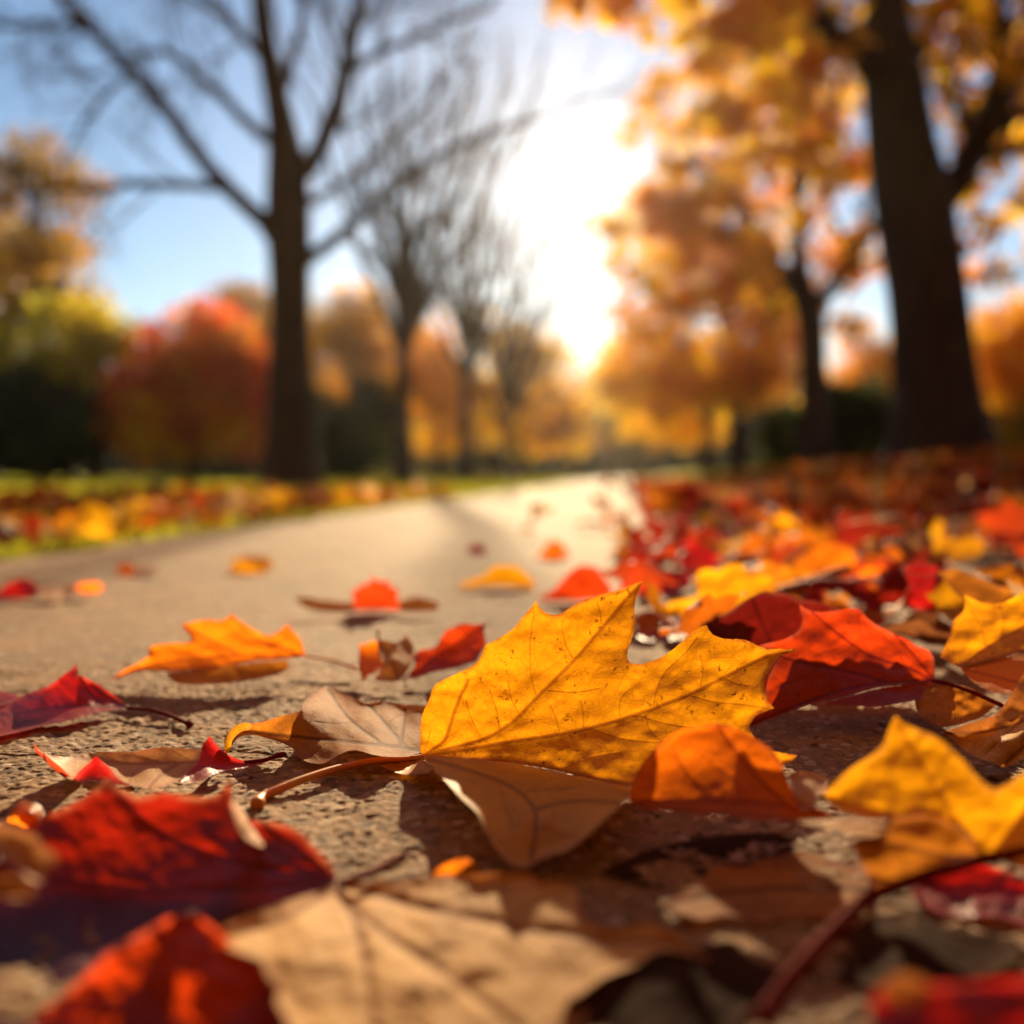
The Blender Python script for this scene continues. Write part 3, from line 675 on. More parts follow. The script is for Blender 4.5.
patch('frayed_tip', [(224, 745), (228, 732), (236, 725), (246, 722), (252, 724), (250, 730), (240, 732), (232, 740), (230, 752), (225, 754)], [(224, 745, 'z', 0.008), (246, 722, 'z', 0.016), (230, 752, 'z', 0.003), (252, 729, 'z', 0.012)], M['yellow_front'], e, step=2.3, seed=27)

# ---- pale leaf with red lobes
e = leaf((280, 756, 0.45), 'flat cream pink leaf with red upturned lobes above the large maroon leaf', 'the cream and red leaf')
patch('blade', [(34, 745), (38, 749), (43, 753), (50, 756), (67, 757), (84, 754), (100, 752), (118, 752), (135, 752), (148, 749), (160, 747), (180, 748), (202, 750), (200, 758), (195, 766), (188, 773), (180, 779), (168, 786), (152, 790), (135, 786), (120, 780), (108, 770), (98, 764), (88, 772), (76, 780), (68, 779), (62, 772), (55, 764), (45, 757)],
      [(34, 745, 'z', 0.018), (67, 757, 'z', 0.008), (135, 752, 'z', 0.009), (202, 750, 'z', 0.015), (180, 779, 'z', 0.008), (152, 790, 'z', 0.010), (76, 780, 'z', 0.008), (130, 768, 'z', 0.006)],
      M['cream'], e, veins=[[(205, 760), (170, 763), (130, 763), (90, 760), (45, 752)], [(180, 763), (160, 775), (148, 788)], [(160, 763), (140, 756), (125, 753)]], subs=[[(120, 763), (105, 768), (90, 775)], [(150, 763), (135, 772), (128, 782)], [(110, 762), (98, 756), (90, 754)], [(190, 760), (180, 754), (172, 750)]], step=2.3, seed=28, wrinkle=0.9)
patch('upturned_lobe', [(72, 781), (79, 771), (88, 764), (96, 756), (103, 762), (110, 768), (118, 778), (130, 787), (115, 784), (98, 781), (84, 782)], [(72, 781, 0.402), (96, 756, 0.405), (130, 787, 0.385), (98, 781, 0.393)], M['crimson'], e, step=2.4, seed=29)
patch('upturned_lobe', [(178, 782), (187, 772), (194, 762), (200, 751), (204, 743), (210, 736), (214, 742), (219, 748), (225, 752), (232, 757), (244, 761), (262, 760), (282, 754), (270, 761), (255, 766), (240, 769), (225, 770), (208, 777), (194, 783)], [(178, 782, 'z', 0.006), (210, 736, 0.44), (244, 761, 0.438), (282, 754, 0.455), (208, 777, 'z', 0.006), (212, 758, 0.43)], M['crimson'], e, step=2.3, seed=30)
patch('rim', [(34, 744), (40, 750), (52, 760), (64, 770), (74, 780), (64, 778), (52, 768), (42, 758), (35, 751)], [(34, 744, 'z', 0.018), (74, 780, 'z', 0.006), (50, 765, 'z', 0.010)], M['red'], e, step=2.4, seed=31)
stalk('stalk', [(245, 762, 'z', 0.008), (262, 760, 'z', 0.007), (285, 754, 'z', 0.006)], 0.0008, 0.0009, M['stalk_red'], e)

# ---- red leaf right of centre
e = leaf((934, 681, 0.53), 'scarlet leaf right of the sharp yellow leaf with a dark shadow across it', 'the scarlet leaf')
patch('blade', [(742, 729), (752, 717), (762, 703), (766, 690), (768, 678), (773, 667), (780, 657), (776, 652), (766, 650), (752, 648), (768, 643), (783, 640), (795, 634), (801, 627), (803, 618), (800, 610), (799, 604), (808, 610), (817, 612), (825, 612), (835, 611), (845, 609), (853, 608), (860, 609), (864, 614), (868, 619), (880, 627), (890, 632), (900, 636), (910, 641), (918, 646), (924, 648), (930, 651), (934, 658), (935, 670), (934, 681), (918, 684), (900, 685), (880, 687), (865, 691), (850, 695), (835, 699), (818, 702), (803, 707), (788, 712), (768, 720), (755, 725)],
      [(742, 729, 0.498), (766, 690, 0.505), (752, 648, 0.525), (799, 605, 0.545), (860, 609, 0.555), (934, 655, 0.545), (934, 681, 0.53), (880, 687, 0.51), (818, 702, 0.50), (830, 650, 0.532), (880, 655, 0.535)],
      M['red'], e, veins=[[(934, 681), (900, 682), (860, 686), (820, 697), (780, 712), (745, 727)], [(934, 681), (910, 668), (870, 655), (840, 635), (812, 612)], [(934, 681), (925, 668), (905, 645), (895, 634)], [(890, 683), (850, 672), (800, 662), (765, 650)]],
      subs=[[(870, 655), (862, 635), (858, 615)], [(905, 665), (898, 650), (880, 632)], [(850, 641), (838, 648), (815, 655)], [(820, 668), (800, 680), (780, 685)], [(905, 668), (880, 668), (860, 660)]], step=2.2, seed=32, wrinkle=1.1)
patch('lower_lobe', [(822, 704), (850, 696), (880, 688), (910, 684), (935, 681), (935, 688), (929, 695), (918, 700), (900, 703), (878, 707), (850, 706)], [(822, 704, 0.50), (880, 688, 0.512), (935, 682, 0.53), (878, 707, 0.495), (925, 697, 0.515)], M['red'], e, step=2.4, seed=33)
stalk('stalk', [(933, 681, 0.528), (945, 683, 0.52), (958, 687, 0.512), (972, 692, 0.505), (988, 699, 0.498), (1003, 706, 0.49)], 0.0011, 0.0012, M['stalk_red'], e, 1.0)

# ---- leaves behind it
e = leaf((800, 640, 0.62), 'dark maroon purple leaf just behind the point of the scarlet leaf', 'the purple leaf')
patch('blade', [(700, 626), (707, 621), (716, 617), (724, 614), (733, 609), (742, 602), (748, 598), (754, 595), (761, 592), (768, 591), (775, 593), (783, 592), (792, 596), (800, 600), (812, 600), (826, 604), (845, 611), (858, 620), (872, 622), (885, 634), (905, 646), (900, 662), (890, 676), (850, 684), (795, 694), (750, 694), (722, 680), (712, 650)],
      [(700, 626, 0.615), (754, 595, 0.61), (783, 592, 0.607), (826, 604, 0.60), (905, 646, 0.575), (795, 694, 'z', 0.004), (730, 685, 'z', 0.005), (890, 676, 'z', 0.01), (780, 640, 0.60), (850, 640, 0.59)], M['purple'], e, veins=[[(800, 690), (770, 640), (752, 597)], [(800, 690), (760, 660), (705, 624)]], step=2.8, seed=34, wrinkle=0.8)
e = leaf((665, 628, 0.74), 'flat bright red leaf between the sharp yellow leaf and the purple leaf', 'the flat red leaf')
patch('blade', [(636, 636), (645, 629), (654, 623), (664, 620), (674, 617), (684, 616), (695, 616), (704, 620), (707, 626), (698, 633), (686, 637), (672, 640), (655, 641), (642, 640)], [(636, 636, 0.755), (695, 616, 0.78), (672, 640, 0.725), (672, 626, 0.75)], M['crimson'], e, step=2.8, seed=35)
e = leaf((712, 616, 0.82), 'mustard yellow leaf standing behind the purple leaf', 'the mustard leaf')
patch('blade', [(655, 619), (658, 611), (663, 606), (670, 602), (678, 600), (688, 599), (697, 596), (698, 590), (694, 582), (696, 575), (700, 570), (709, 568), (716, 570), (720, 570), (727, 564), (735, 563), (743, 565), (748, 570), (750, 577), (758, 576), (766, 576), (775, 582), (766, 590), (754, 596), (744, 603), (736, 610), (727, 617), (712, 621), (687, 619), (670, 619)],
      [(655, 619, 0.84), (700, 570, 0.91), (743, 565, 0.92), (775, 582, 0.89), (712, 621, 0.81), (687, 600, 0.86), (735, 595, 0.86)], M['yellow_front'], e, veins=[[(712, 620), (718, 595), (735, 565)], [(712, 620), (690, 608), (660, 612)]], step=3, seed=36)
e = leaf((574, 598, 1.02), 'brick red triangular leaf on the sunlit path behind the tip of the yellow leaf', 'the brick red leaf')
patch('blade', [(536, 600), (546, 594), (557, 587), (562, 580), (568, 573), (579, 565), (588, 566), (595, 566), (602, 574), (608, 582), (614, 590), (610, 597), (595, 600), (574, 601), (555, 601)], [(536, 600, 1.02), (579, 565, 1.08), (614, 590, 1.04), (574, 601, 1.03), (580, 585, 1.05)], M['red'], e, step=3, seed=37)
e = leaf((553, 556, 1.55), 'small distant rust red leaf in front of the brightest stretch of path', 'the small rust leaf')
patch('blade', [(537, 557), (543, 549), (549, 542), (556, 539), (562, 543), (567, 550), (571, 556), (560, 559), (548, 559)], [(537, 557, 1.56), (556, 539, 1.62), (571, 556, 1.55), (555, 559, 1.5)], M['orange'], e, step=3, seed=38)
e = leaf((500, 587, 1.13), 'olive yellow leaf on the path left of the brick red leaf', 'the olive yellow leaf')
patch('blade', [(455, 588), (463, 583), (474, 579), (485, 575), (490, 569), (494, 565), (504, 566), (514, 565), (522, 570), (530, 577), (536, 584), (531, 590), (520, 588), (508, 586), (490, 586), (470, 588)], [(455, 588, 1.14), (494, 565, 1.2), (536, 584, 1.16), (500, 588, 1.15)], M['yellow_front'], e, step=3, seed=39)
e = leaf((478, 552, 1.66), 'tiny dark red leaf alone on the path left of the brightest stretch', None)
patch('blade', [(466, 553), (470, 547), (476, 543), (483, 545), (488, 551), (484, 555), (474, 555)], [(466, 553, 1.66), (477, 543, 1.72), (488, 551, 1.66), (478, 556, 1.6)], M['crimson'], e, step=3, seed=40)

e = leaf((376, 611, 0.94), 'domed orange red leaf with flat cream lobes either side on open path', 'the domed leaf')
patch('blade', [(350, 606), (354, 599), (350, 592), (357, 590), (361, 583), (367, 585), (373, 576), (379, 582), (388, 579), (390, 587), (399, 590), (397, 598), (404, 608), (390, 612), (376, 613), (358, 612)], [(350, 604, 0.96), (376, 580, 0.985), (401, 606, 0.955), (376, 613, 0.955), (376, 597, 0.965)], M['red'], e, step=2.8, seed=41)
patch('side_lobe', [(294, 595), (300, 598), (308, 597), (318, 600), (330, 601), (342, 602), (352, 603), (356, 611), (340, 613), (322, 612), (308, 609), (300, 604)], [(294, 595, 'z', 0.010), (352, 603, 'z', 0.005), (322, 612, 'z', 0.004), (340, 613, 'z', 0.003), (322, 603, 'z', 0.006)], M['tan'], e, step=2.8, seed=42)
patch('side_lobe', [(398, 602), (406, 599), (416, 596), (428, 599), (439, 603), (438, 610), (425, 612), (400, 612)], [(398, 602, 'z', 0.005), (416, 596, 'z', 0.010), (439, 604, 'z', 0.006), (410, 612, 'z', 0.003)], M['tan'], e, step=2.8, seed=43)
e = leaf((37, 596, 1.05), 'red leaf with cream and rusty lobes on the path at the left edge', 'the red and cream leaf')
patch('blade', [(-30, 596), (0, 591), (6, 585), (12, 581), (22, 578), (30, 580), (36, 584), (40, 592), (37, 597), (22, 599), (8, 600), (-30, 603)], [(-30, 596, 1.08), (22, 578, 1.13), (40, 592, 1.1), (8, 600, 1.05), (-30, 603, 1.03)], M['crimson'], e, step=2.8, seed=44)
patch('side_lobe', [(37, 586), (50, 585), (62, 585), (72, 586), (77, 590), (70, 596), (60, 600), (50, 602), (43, 598), (38, 593)], [(37, 586, 'z', 0.014), (72, 586, 'z', 0.012), (52, 602, 'z', 0.003), (70, 596, 'z', 0.005)], M['cream'], e, step=2.8, seed=45)
patch('side_lobe', [(73, 586), (84, 583), (94, 582), (102, 584), (103, 590), (94, 594), (80, 594)], [(73, 586, 'z', 0.012), (94, 582, 'z', 0.014), (103, 590, 'z', 0.006), (80, 594, 'z', 0.005)], M['orange'], e, step=2.8, seed=46)
e = leaf((252, 572, 1.34), 'rounded bright yellow leaf alone on the path near the left verge', 'the lone yellow leaf')
patch('blade', [(228, 571), (233, 565), (231, 558), (241, 559), (247, 553), (254, 558), (265, 554), (267, 560), (275, 561), (272, 567), (270, 571), (258, 574), (240, 574)], [(229, 570, 1.35), (254, 555, 1.42), (274, 566, 1.36), (250, 574, 1.3), (252, 565, 1.33)], M['yellow_front'], e, step=2.8, seed=47)
e = leaf((128, 574, 1.28), 'small rusty leaf with pale end on the path near the left verge', 'the small rusty leaf')
patch('blade', [(115, 572), (119, 565), (125, 562), (132, 565), (138, 570), (135, 576), (124, 577)], [(115, 572, 1.3), (125, 562, 1.37), (138, 570, 1.32), (124, 577, 1.27)], M['orange'], e, step=2.8, seed=48)
patch('side_lobe', [(137, 568), (146, 565), (155, 567), (159, 572), (150, 577), (139, 576)], [(137, 568, 'z', 0.010), (155, 567, 'z', 0.010), (150, 577, 'z', 0.003), (139, 576, 'z', 0.003)], M['cream'], e, step=2.8, seed=49)

# ---- right-hand leaves
e = leaf((959, 667, 0.53), 'yellow leaf at the right edge beside the stalk of the scarlet leaf', 'the right-hand yellow leaf')
patch('blade', [(940, 657), (944, 648), (948, 640), (952, 636), (951, 630), (953, 621), (958, 616), (964, 611), (965, 602), (963, 593), (969, 597), (975, 600), (983, 603), (990, 604), (1000, 603), (1008, 601), (1024, 591), (1060, 575), (1075, 600), (1068, 630), (1050, 648), (1024, 652), (1005, 657), (985, 661), (970, 665), (960, 668), (950, 663)],
      [(940, 657, 0.535), (964, 594, 0.57), (1060, 575, 0.575), (1050, 648, 0.53), (960, 668, 0.525), (1008, 602, 0.565), (1000, 635, 0.545)], M['yellow'], e,
      veins=[[(960, 667), (985, 648), (1020, 628), (1060, 605)], [(960, 667), (1000, 658), (1050, 646)]], subs=[[(985, 648), (982, 630), (972, 610)], [(1000, 640), (1003, 620), (1000, 606)]], step=2.3, seed=50)
patch('lower_lobe', [(960, 668), (985, 662), (1024, 653), (1060, 648), (1065, 680), (1040, 692), (1010, 696), (990, 692), (975, 684), (966, 675)], [(960, 668, 0.525), (1060, 648, 0.53), (1040, 692, 0.48), (980, 688, 0.49)], M['amber'], e, veins=[[(960, 668), (1000, 678), (1040, 688)]], step=2.6, seed=51)
e = leaf((930, 700, 0.49), 'shaded brown leaf lying under the stalk of the scarlet leaf', 'the shaded brown leaf')
patch('blade', [(916, 688), (914, 700), (918, 714), (928, 722), (944, 728), (962, 724), (980, 718), (996, 706), (985, 694), (965, 686), (940, 684)], [(916, 688, 'z', 0.018), (944, 728, 'z', 0.008), (996, 706, 'z', 0.012), (965, 686, 'z', 0.02)], M['brown'], e, step=2.6, seed=52, wrinkle=3)
e = leaf((1010, 740, 0.43), 'pinkish dry leaf with a sunlit streak at the right edge', 'the pinkish dry leaf')
patch('blade', [(1070, 650), (1040, 660), (1026, 668), (1018, 682), (1012, 694), (1004, 705), (996, 715), (980, 720), (962, 726), (942, 732), (954, 740), (963, 750), (974, 756), (983, 760), (994, 763), (1003, 768), (1014, 764), (1024, 758), (1060, 770), (1090, 730)],
      [(1070, 650, 0.47), (1026, 668, 0.47), (1004, 705, 0.455), (942, 732, 0.44), (1003, 768, 0.42), (1060, 770, 0.41), (1090, 730, 0.43), (1010, 735, 0.425)], M['tan'], e,
      veins=[[(1060, 700), (1020, 722), (980, 732), (946, 733)], [(1060, 700), (1035, 735), (1005, 764)]], subs=[[(1020, 722), (1000, 740), (985, 755)]], step=2.5, seed=53, wrinkle=3, curl=2)
e = leaf((1000, 590, 0.66), 'large dull brown leaf leaning behind the right-hand yellow leaf', 'the leaning brown leaf')
patch('blade', [(938, 572), (952, 568), (966, 572), (980, 578), (996, 584), (1012, 590), (1030, 592), (1030, 606), (1000, 612), (975, 606), (958, 596), (948, 584)], [(938, 572, 0.72), (1012, 590, 0.70), (1030, 606, 0.65), (975, 608, 0.65)], M['brown'], e, step=3, seed=54)
e = leaf((935, 605, 0.78), 'deep red leaf with a raised back beyond the scarlet leaf', 'the deep red leaf')
patch('blade', [(903, 568), (912, 564), (924, 562), (936, 566), (948, 576), (958, 588), (965, 600), (963, 612), (945, 616), (925, 612), (908, 606), (902, 596), (910, 586), (906, 576)], [(903, 568, 0.86), (936, 566, 0.87), (965, 605, 0.79), (925, 612, 0.77), (935, 590, 0.80)], M['crimson'], e, step=3, seed=55)
e = leaf((880, 590, 0.92), 'orange leaf leaning against the deep red leaf on the right', None)
patch('blade', [(850, 588), (856, 576), (866, 566), (880, 560), (895, 562), (904, 572), (908, 584), (904, 594), (885, 597), (865, 596)], [(850, 588, 0.95), (880, 560, 1.0), (908, 584, 0.96), (880, 597, 0.9)], M['orange'], e, step=3, seed=56)
e = leaf((815, 590, 0.86), 'pale cream leaf rolled into a stick behind the scarlet leaf', 'the rolled cream leaf')
T = Tubes(); w = catmull([P(779, 594, 0.83), P(800, 586, 0.85), P(825, 577, 0.875), P(848, 568, 0.90)], 6)
T.add(w, np.linspace(0.0055, 0.0035, len(w)) * (1 + 0.12 * np.sin(np.arange(len(w)))), 10); T.add([w[0], w[0] + (w[0] - w[1]) * 0.4], [0.0055, 0.002], 10); T.add([w[-1], w[-1] + (w[-1] - w[-2]) * 0.4], [0.0035, 0.001], 10)
T.build('blade', M['cream'], e, np.array(e.location))
e = leaf((905, 600, 0.86), 'pale curled leaf in front of the orange leaf on the right', None)
patch('blade', [(880, 604), (888, 596), (900, 590), (912, 584), (922, 585), (918, 592), (908, 600), (898, 607), (888, 608)], [(880, 604, 0.90), (922, 585, 0.92), (898, 607, 0.87), (900, 595, 0.88)], M['cream'], e, step=3, seed=57, curl=2, wrinkle=2)
e = leaf((780, 544, 1.5), 'upright bright yellow leaf catching the sun in the right-hand litter', 'the upright yellow leaf')
patch('blade', [(766, 540), (768, 528), (772, 518), (780, 514), (790, 516), (797, 522), (800, 532), (798, 543), (788, 548), (774, 547)], [(766, 540, 1.5), (782, 514, 1.6), (800, 532, 1.52), (784, 548, 1.45)], M['yellow_front'], e, step=3.2, seed=58)
e = leaf((957, 560, 1.1), 'broad bright yellow leaf among red leaves near the right edge', 'the broad yellow leaf')
patch('blade', [(932, 552), (934, 542), (942, 535), (952, 537), (960, 540), (970, 535), (980, 537), (986, 545), (982, 554), (972, 561), (955, 563), (942, 560)], [(932, 552, 1.2), (952, 536, 1.28), (986, 545, 1.22), (955, 563, 1.13)], M['yellow_front'], e, step=3.2, seed=59)
e = leaf((825, 575, 1.05), 'broad glowing orange leaf behind the rolled cream leaf', None)
patch('blade', [(790, 570), (797, 558), (808, 549), (822, 544), (838, 543), (850, 548), (858, 558), (856, 570), (842, 578), (820, 580), (802, 578)], [(790, 570, 1.12), (830, 543, 1.2), (858, 558, 1.15), (820, 580, 1.05)], M['amber'], e, step=3.2, seed=60)
e = leaf((700, 566, 1.25), 'red leaf with a bright back left of the upright yellow leaf', None)
patch('blade', [(670, 562), (674, 550), (682, 541), (692, 540), (702, 545), (712, 552), (722, 560), (727, 568), (712, 573), (690, 571)], [(670, 562, 1.3), (690, 540, 1.38), (727, 568, 1.28), (695, 573, 1.22)], M['crimson'], e, step=3.2, seed=61)
e = leaf((655, 590, 1.02), 'dark red leaf lying behind the tall tip of the sharp yellow leaf', None)
patch('blade', [(618, 582), (626, 572), (640, 567), (656, 566), (675, 570), (692, 576), (690, 588), (672, 594), (650, 597), (632, 594)], [(618, 582, 1.12), (656, 566, 1.2), (692, 576, 1.15), (650, 597, 1.04)], M['crimson'], e, step=3.2, seed=62)

# ---- shaded leaves in the foreground
e = leaf((760, 890, 0.3), 'flat brown leaf in deep shade below the curled orange leaf')
patch('blade', [(657, 908), (672, 898), (690, 886), (705, 876), (720, 864), (745, 868), (770, 858), (800, 850), (825, 858), (860, 868), (872, 880), (866, 895), (845, 905), (830, 920), (795, 916), (760, 924), (725, 914), (695, 922), (675, 914)], [(657, 908, 'z', 0.004), (800, 850, 'z', 0.003), (870, 885, 'z', 0.003), (760, 924, 'z', 0.003), (760, 885, 'z', 0.004)], M['brown'], e, veins=[[(868, 890), (800, 888), (730, 892), (662, 907)]], step=3.6, seed=63, wrinkle=0.35, curl=0.25)
e = leaf((455, 868, 0.33), 'small amber leaf scrap just behind the large tan leaf')
patch('blade', [(428, 880), (438, 868), (452, 861), (468, 857), (476, 866), (484, 878), (460, 884)], [(428, 880, 'z', 0.006), (468, 857, 'z', 0.010), (460, 884, 'z', 0.004)], M['amber'], e, step=3, seed=64)

for (lb, pl, an, sd, mt) in (  # extra dark leaves laid here to deepen the shade on the ground
        ('near-black leaf added as shade, flat on the path at bottom centre right', [(560, 1000), (590, 975), (625, 960), (650, 940), (690, 952), (730, 938), (752, 960), (790, 972), (770, 1000), (740, 1015), (750, 1050), (690, 1060), (640, 1045), (590, 1050), (575, 1025)], [(560, 1000, 'z', 0.002), (730, 938, 'z', 0.003), (790, 972, 'z', 0.003), (690, 1060, 'z', 0.002), (680, 990, 'z', 0.005)], 65, 'shade_dark'),
        ('dark leaf added as shade between the long red stalk and the bottom right corner', [(790, 960), (815, 935), (850, 930), (880, 912), (905, 922), (940, 925), (965, 940), (1000, 935), (1020, 960), (990, 975), (950, 985), (900, 990), (860, 985), (820, 985)], [(790, 960, 'z', 0.002), (905, 915, 'z', 0.003), (1020, 960, 'z', 0.003), (860, 985, 'z', 0.002), (900, 950, 'z', 0.004)], 66, 'shade_dark'),
        ('dark leaf added as shade behind the shaded brown leaf, under the curled orange leaf', [(600, 872), (640, 852), (680, 842), (720, 835), (770, 832), (800, 842), (790, 856), (740, 868), (700, 880), (660, 888), (630, 884)], [(600, 872, 'z', 0.002), (720, 835, 'z', 0.003), (800, 842, 'z', 0.002), (660, 888, 'z', 0.002)], 67, 'shade_dark'),
        ('dark leaf added as shade at the right edge below the shaded dark red leaf', [(880, 890), (910, 880), (950, 900), (1000, 915), (1060, 930), (1080, 960), (1030, 955), (980, 940), (930, 925), (895, 912)], [(880, 890, 'z', 0.0015), (1080, 960, 'z', 0.002), (980, 915, 'z', 0.0015), (895, 912, 'z', 0.0015)], 68, 'shade_dark')):
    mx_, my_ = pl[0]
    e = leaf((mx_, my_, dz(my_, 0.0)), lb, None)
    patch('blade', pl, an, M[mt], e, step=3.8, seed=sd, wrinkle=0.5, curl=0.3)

# ------------------------------------------------------------------ loose leaves: one maple outline, folded and curled in different ways
HALF = [(0.02, 0.0), (0.13, -0.07), (0.33, -0.12), (0.27, 0.00), (0.41, 0.04), (0.37, 0.12), (0.55, 0.20), (0.70, 0.37), (0.55, 0.37), (0.52, 0.46), (0.38, 0.40), (0.22, 0.37), (0.27, 0.52), (0.37, 0.64), (0.24, 0.66), (0.20, 0.79), (0.10, 0.83), (0.0, 1.02)]
MAPLE = HALF + [(-x, y) for x, y in HALF[:-1]][::-1]
OV = [(0.02, 0), (0.16, 0.03), (0.27, 0.16), (0.33, 0.33), (0.31, 0.52), (0.23, 0.72), (0.12, 0.88), (0, 1.02)]
OVAL = OV + [(-x, y) for x, y in OV[:-1]][::-1]


def loose_mesh(i, outline, step=0.065):
    rg = np.random.default_rng(100 + i)
    pl = np.array(outline) * [1 + rg.normal(0, 0.06), 1] + rg.normal(0, 0.012, (len(outline), 2))
    out = refine(pl, step, 0.006, rg)
    gx = np.arange(-0.8, 0.8, step); gy = np.arange(-0.2, 1.1, step * .87)
    GX, GY = np.meshgrid(gx, gy); GX = GX + (np.arange(len(gy)) % 2)[:, None] * step * .5
    G = np.stack([GX.ravel(), GY.ravel()], 1); G = G[inside(G, out)]; G = G[poly_dist(G, out, True) > step * .5]
    V, Fc = cdt_mesh(out, G)
    x, y = V[:, 0], V[:, 1] - 0.4
    k1 = rg.uniform(-0.9, 0.9); k2 = rg.uniform(-1.0, 1.0); fold = rg.choice([-1, 1]) * rg.uniform(0.1, 0.9)
    r2 = x * x + y * y
    z = fold * np.abs(x) * 0.7 + 0.5 * k1 * y * y + 0.5 * k2 * x * x + 0.25 * rg.uniform(-1, 1) * x * y
    z += 0.11 * vnoise(V[:, 0] * 3 + i * 7, V[:, 1] * 3, i) + 0.05 * vnoise(V[:, 0] * 8, V[:, 1] * 8, i + 3)
    z += rg.uniform(-0.3, 1.0) * 0.55 * r2 ** 1.5
    # shrink across by the fold so the sheet keeps its area
    x2 = x * (1 - 0.22 * abs(fold)); y2 = y * (1 - 0.12 * abs(k1))
    W = np.stack([x2, y2, z], 1) * 0.1
    W[:, 2] -= W[:, 2].min()
    tips = [(0, 1.0), (0.68, 0.37), (-0.68, 0.37), (0.32, -0.1), (-0.32, -0.1)] if len(outline) > 20 else [(0, 1.0)]
    vd = np.full(len(V), 0.05)
    for t in tips: vd = np.minimum(vd, seg_dist(V, np.array([0.0, 0.0]), np.array(t)) * 0.1)
    ed = poly_dist(V, out, True) * 0.1
    me_o = mesh_obj('maple_leaf', W, Fc, M['small'], attrs={'vd': vd, 'vs': np.full(len(V), .05), 'ed': ed})
    b0 = W[np.argmin(np.abs(V - [0, 0]).sum(1))]
    T = Tubes(); dirn = np.array([rg.uniform(-0.3, 0.3), -1, 0]); ln = rg.uniform(0.03, 0.055)
    pts = [b0, b0 + dirn * ln * 0.5 + [0, 0, -0.003], b0 + dirn * ln + [0, 0, rg.uniform(-b0[2], 0.01)]]
    T.add(catmull(pts, 4), np.linspace(0.0007, 0.001, 9), 5)
    st = T.build('stalk', M['stalk_brown'], me_o, np.zeros(3))
    return me_o, st, W


PROTO = [loose_mesh(i, MAPLE if i % 4 else OVAL) for i in range(12)]
PAL = {'scarlet': (0.55, 0.06, 0.015), 'crimson': (0.32, 0.014, 0.014), 'orange': (0.72, 0.20, 0.012), 'amber': (0.75, 0.30, 0.012), 'golden yellow': (0.80, 0.45, 0.012), 'pale tan': (0.58, 0.38, 0.22), 'brown': (0.26, 0.11, 0.05)}
PW_R = (['scarlet', 'crimson', 'orange', 'amber', 'golden yellow', 'pale tan', 'brown'], [0.24, 0.17, 0.22, 0.12, 0.08, 0.10, 0.07])
PW_L = (['scarlet', 'crimson', 'orange', 'amber', 'golden yellow', 'pale tan', 'brown'], [0.08, 0.05, 0.15, 0.20, 0.36, 0.10, 0.06])


def project(p):
    v = p - CAM; d = v @ FW
    return 512 + F * (v @ RT) / d, 512 - F * (v @ UP) / d, d


def samples_right():
    res = []
    y = 0.60
    tries = 0
    while tries < 30000 and len(res) < 5200:
        tries += 1
        yv = 0.62 + 15.0 * rng.random() ** 2.1
        if yv > 15: continue
        s0 = min(-0.02 + 0.036 * yv, 0.16)
        smax = 0.60 * yv + 0.6
        s = s0 - 0.30 + (smax + 0.32) * rng.random() ** (1.0 if yv > 2 else 1.05)
        if rng.random() > 0.03 + 0.97 * float(smooth(s0 - 0.12, s0 + 0.30, s)): continue
        if 0.5 < yv < 2.2 and s < s0 + 0.15 and rng.random() < 0.1: continue
        res.append((s + 0.108 * yv, yv))
    return res


def thin(pts, k0, k1):
    """drop points that crowd each other; spacing grows with distance"""
    out = []; cell = {}
    for x, y in sorted(pts, key=lambda p: p[1]):
        r = k0 + k1 * y
        ok = True
        key = (int(x / 0.2), int(y / 0.2))
        for i in (-1, 0, 1):
            for j in (-1, 0, 1):
                for (a, b_) in cell.get((key[0] + i, key[1] + j), ()):
                    if (a - x) ** 2 + (b_ - y) ** 2 < r * r: ok = False; break
                if not ok: break
            if not ok: break
        if ok:
            out.append((x, y)); cell.setdefault(key, []).append((x, y))
    return out


right = thin(samples_right(), 0.040, 0.004)
left = []
for _ in range(9000):
    yv = 1.2 + 4.6 * rng.random() ** 1.3
    s = -0.93 - (0.35 + 0.30 * yv) * rng.random() ** 1.3
    if s > -0.98 and rng.random() < 0.6: continue
    left.append((s + 0.108 * yv, yv))
left = thin(left, 0.075, 0.012)


def in_view(x, y, m=60):
    px, py, d = project(np.array([x, y, ground_z(x, y) + 0.02]))
    return -m < px < 1024 + m and py < 1040


cand = []
for side, pts, pw in (('r', right, PW_R), ('l', left, PW_L)):
    for x, y in pts:
        cand.append((side, x, y, str(rng.choice(pw[0], p=pw[1]))))
# keep the loose leaves clear of the traced ones and of the sunlight that reaches them
def blocked(x, y):
    px, py, d = project(np.array([x, y, 0.0]))
    if d < 0.66 and px < 940: return True
    if d < 0.95 and px < 655: return True
    if d < 1.3 and px < 600: return True
    for (hx, hy, _) in HERO:
        if abs(px - hx) < 26 and -22 < py - hy < 14 and d < 1.6: return True
    return False


